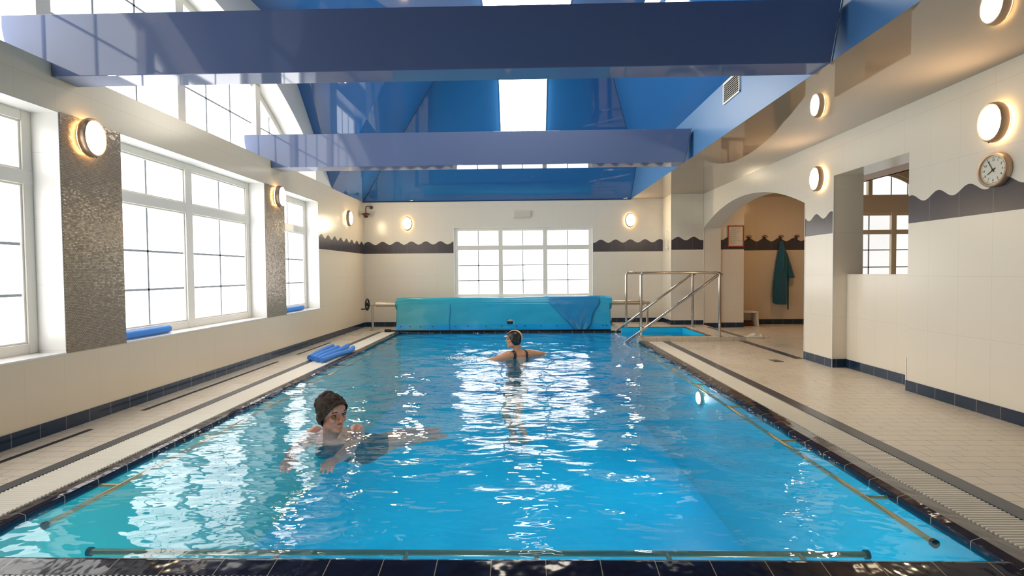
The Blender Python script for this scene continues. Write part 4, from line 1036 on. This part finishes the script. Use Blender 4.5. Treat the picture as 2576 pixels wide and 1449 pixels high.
B.limb([(-.86, 4.33, -.25), (-.82, 4.37, -.25), (-.74, 4.38, -.25)], [.036, .034, .02], 'leg')
B.limb([(-1.24, 4.10, -.28), (-1.17, 4.24, -.31), (-1.10, 4.38, -.34), (-.99, 4.50, -.36), (-.86, 4.60, -.38)], [.085, .075, .058, .052, .036], 'leg')
B.limb([(-.86, 4.60, -.38), (-.81, 4.63, -.38), (-.73, 4.66, -.38)], [.036, .034, .02], 'leg')
p1 = empty('person', (0, 0, 0), 0, 'swimmer close to camera with brown ruffled cap, chin at the water, facing right', 'person')
B.fuse('body', M['skin_b'], p1)
hairm = cloth_mat('brown_ruffled_cap', (.022, .012, .007, 1), (.05, .029, .017, 1)); hairm.node_tree.nodes['Principled BSDF'].inputs['Sheen Weight'].default_value = 0
B.cap('swim_cap', hairm, p1, .012, .010, [(-.105, .0, .045, .052, .055, .052), (-.06, 0, .09, .050, .055, .04)], slope=1.25, f0=.078, u0=.052)['label'] = 'brown ruffled fabric swim cap'
B.eyes(p1)
def t1(c):
    lb = B.label_of(c)
    if lb in ('torso', 'chest'): return c.z < -.125 or c.y > 3.84
    if lb == 'leg': return (c-Vector((-1.23, 4.04, -.25))).length < .15
    return False
B.garment('swimsuit', M['black'], p1, t1)
# ---- the far swimmer, back to the camera, face in profile to the left
B2 = Body(); hc_ = Vector((-.135, 6.75, .222)); B2.head(hc_, (-.97, .22, .02), (0, 0, 1), .98)
B2.limb([hc_+Vector((.028, 0, -.06)), (-.09, 6.765, .09), (-.075, 6.77, .045)], [.054, .055, .068], 'neck')
tf = Vector((-.50, .86, .0)).normalized(); tl = Vector((-.86, -.50, 0)).normalized(); FR = (tl, tf, Vz)
B2.ell((-.075, 6.775, .022), (.178, .082, .062), FR, 'chest'); B2.ell((-.085, 6.79, -.06), (.165, .110, .14), FR, 'torso'); B2.ell((-.10, 6.82, -.26), (.120, .088, .14), FR, 'torso'); B2.ell((-.12, 6.83, -.42), (.16, .11, .12), FR, 'torso')
B2.limb([(-.205, 6.70, .022), (-.285, 6.655, .000), (-.355, 6.635, -.020), (-.42, 6.64, -.032), (-.475, 6.655, -.042)], [.062, .052, .043, .037, .026], 'arm')
B2.hand((-.480, 6.657, -.043), (-1, .1, -.05), (0, 0, -1), (.0, 1, 0))
B2.limb([(.055, 6.845, .022), (.125, 6.91, .010), (.19, 6.98, -.005), (.235, 7.07, -.018), (.27, 7.16, -.03)], [.062, .052, .043, .037, .026], 'arm')
B2.hand((.272, 7.165, -.031), (.35, 1, -.05), (0, 0, -1), (-1, .2, 0))
for q in (-1, 1):
    h = Vector((-.12, 6.83, -.48))+tl*q*.085; B2.limb([h, h+Vector((-.04, .10*q, -.20)), h+Vector((-.06, .16*q, -.36)), h+Vector((.02, .10*q-.05, -.50)), h+Vector((.08, .06*q-.12, -.62))], [.088, .072, .056, .050, .036], 'leg')
    h2 = h+Vector((.08, .06*q-.12, -.62)); B2.limb([h2, h2+Vector((-.05, .05, -.03)), h2+Vector((-.12, .10, -.03))], [.036, .034, .02], 'leg')
p2 = empty('person', (0, 0, 0), 0, 'swimmer seen from behind in black suit and dark cap near the far end', 'person')
B2.fuse('body', M['skin_a'], p2)
capm = mat('black_swim_cap', (.016, .013, .014, 1), .35)
cp = B2.cap('swim_cap', capm, p2, .007, 0, [], slope=1.30, f0=.070, u0=.056); cp['label'] = 'black swim cap'
c, f, l, u, k = B2.hf; m = MB(); pr = []
for i in range(25):
    a = radians(18+180*i/24); ra, rz_ = .094+.014, .084+.016
    pr.append(c+f*((-.012+ra*cos(a))*k)+u*((.030+rz_*sin(a))*k if a < pi else (.030+rz_*sin(a))*k))
vs = []
for i, p_ in enumerate(pr):
    w = .030*k
    for q in (-1, -.5, 0, .5, 1): vs.append(p_+l*q*w-(p_-c).normalized()*(.0045*q*q))
m.add(vs, [(i*5+j, i*5+j+1, (i+1)*5+j+1, (i+1)*5+j) for i in range(24) for j in range(4)])
gs = m.build('gold_stripe', mat('gold_cap_stripe', (.62, .34, .10, 1), .35), cp, True); sd = gs.modifiers.new('thickness', 'SOLIDIFY'); sd.thickness = .005
gs['label'] = 'golden stripe over the crown of the cap'
m = MB(); vs = []
for i in range(9):
    a = -pi/2+pi*i/8
    for r_ in (0, 1):
        fo2 = (.078+(.055*r_)*cos(a)**.8 if abs(cos(a)) > 1e-6 else .078); vs.append(c+f*(fo2 if r_ else .078-.018*(1-cos(a)))*k+l*(.040*sin(a))*k+u*(.052-.010*r_)*k)
m.add(vs, [(2*i, 2*i+2, 2*i+3, 2*i+1) for i in range(8)])
vz_ = m.build('front_piece', mat('white_front_piece', (.85, .82, .76, 1), .3), cp, True); sd = vz_.modifiers.new('thickness', 'SOLIDIFY'); sd.thickness = .005; vz_['label'] = 'short white piece at the front of the cap'  # small white piece standing in for a pale streak before the face
B2.eyes(p2)
sp = Vector((-.085, 6.79, 0))
def t2(c_):
    if c_.z > .10: return False
    lb = B2.label_of(c_); d = c_-sp; la = d.dot(tl); fw_ = d.dot(tf)
    if lb in ('torso', 'chest'):
        if c_.z < -.035-.10*max(0, 1-abs(la)/.07)*(fw_ < 0): return True
        return abs(abs(la)-(.088+.10*max(0, -c_.z-.0))) < .017
    if lb == 'leg': return c_.z > -.52
    return False
B2.garment('swimsuit', M['black'], p2, t2)
# splash off the far swimmer's hand
m = MB(); rs = random.Random(5)
for i in range(320):
    a = rs.random(); x = -.62-.36*a+rs.gauss(0, .03); y = 6.66+rs.gauss(0, .05); z = -.012+abs(rs.gauss(0, .016)); r = rs.uniform(.002, .008)
    b_ = Body(); n_ = 6; m.lathe([(0, -r*.6), (r, 0), (0, r*.6)], c=(x, y, z), n=n_, sx=rs.uniform(.8, 2.0))
o = m.build('splash', mat('white_spray', (.9, .93, .9, 1), .15), smooth=True, merge=False); tag(o, 'white spray splashing off the left hand of the far swimmer', 'splash', kind='stuff')
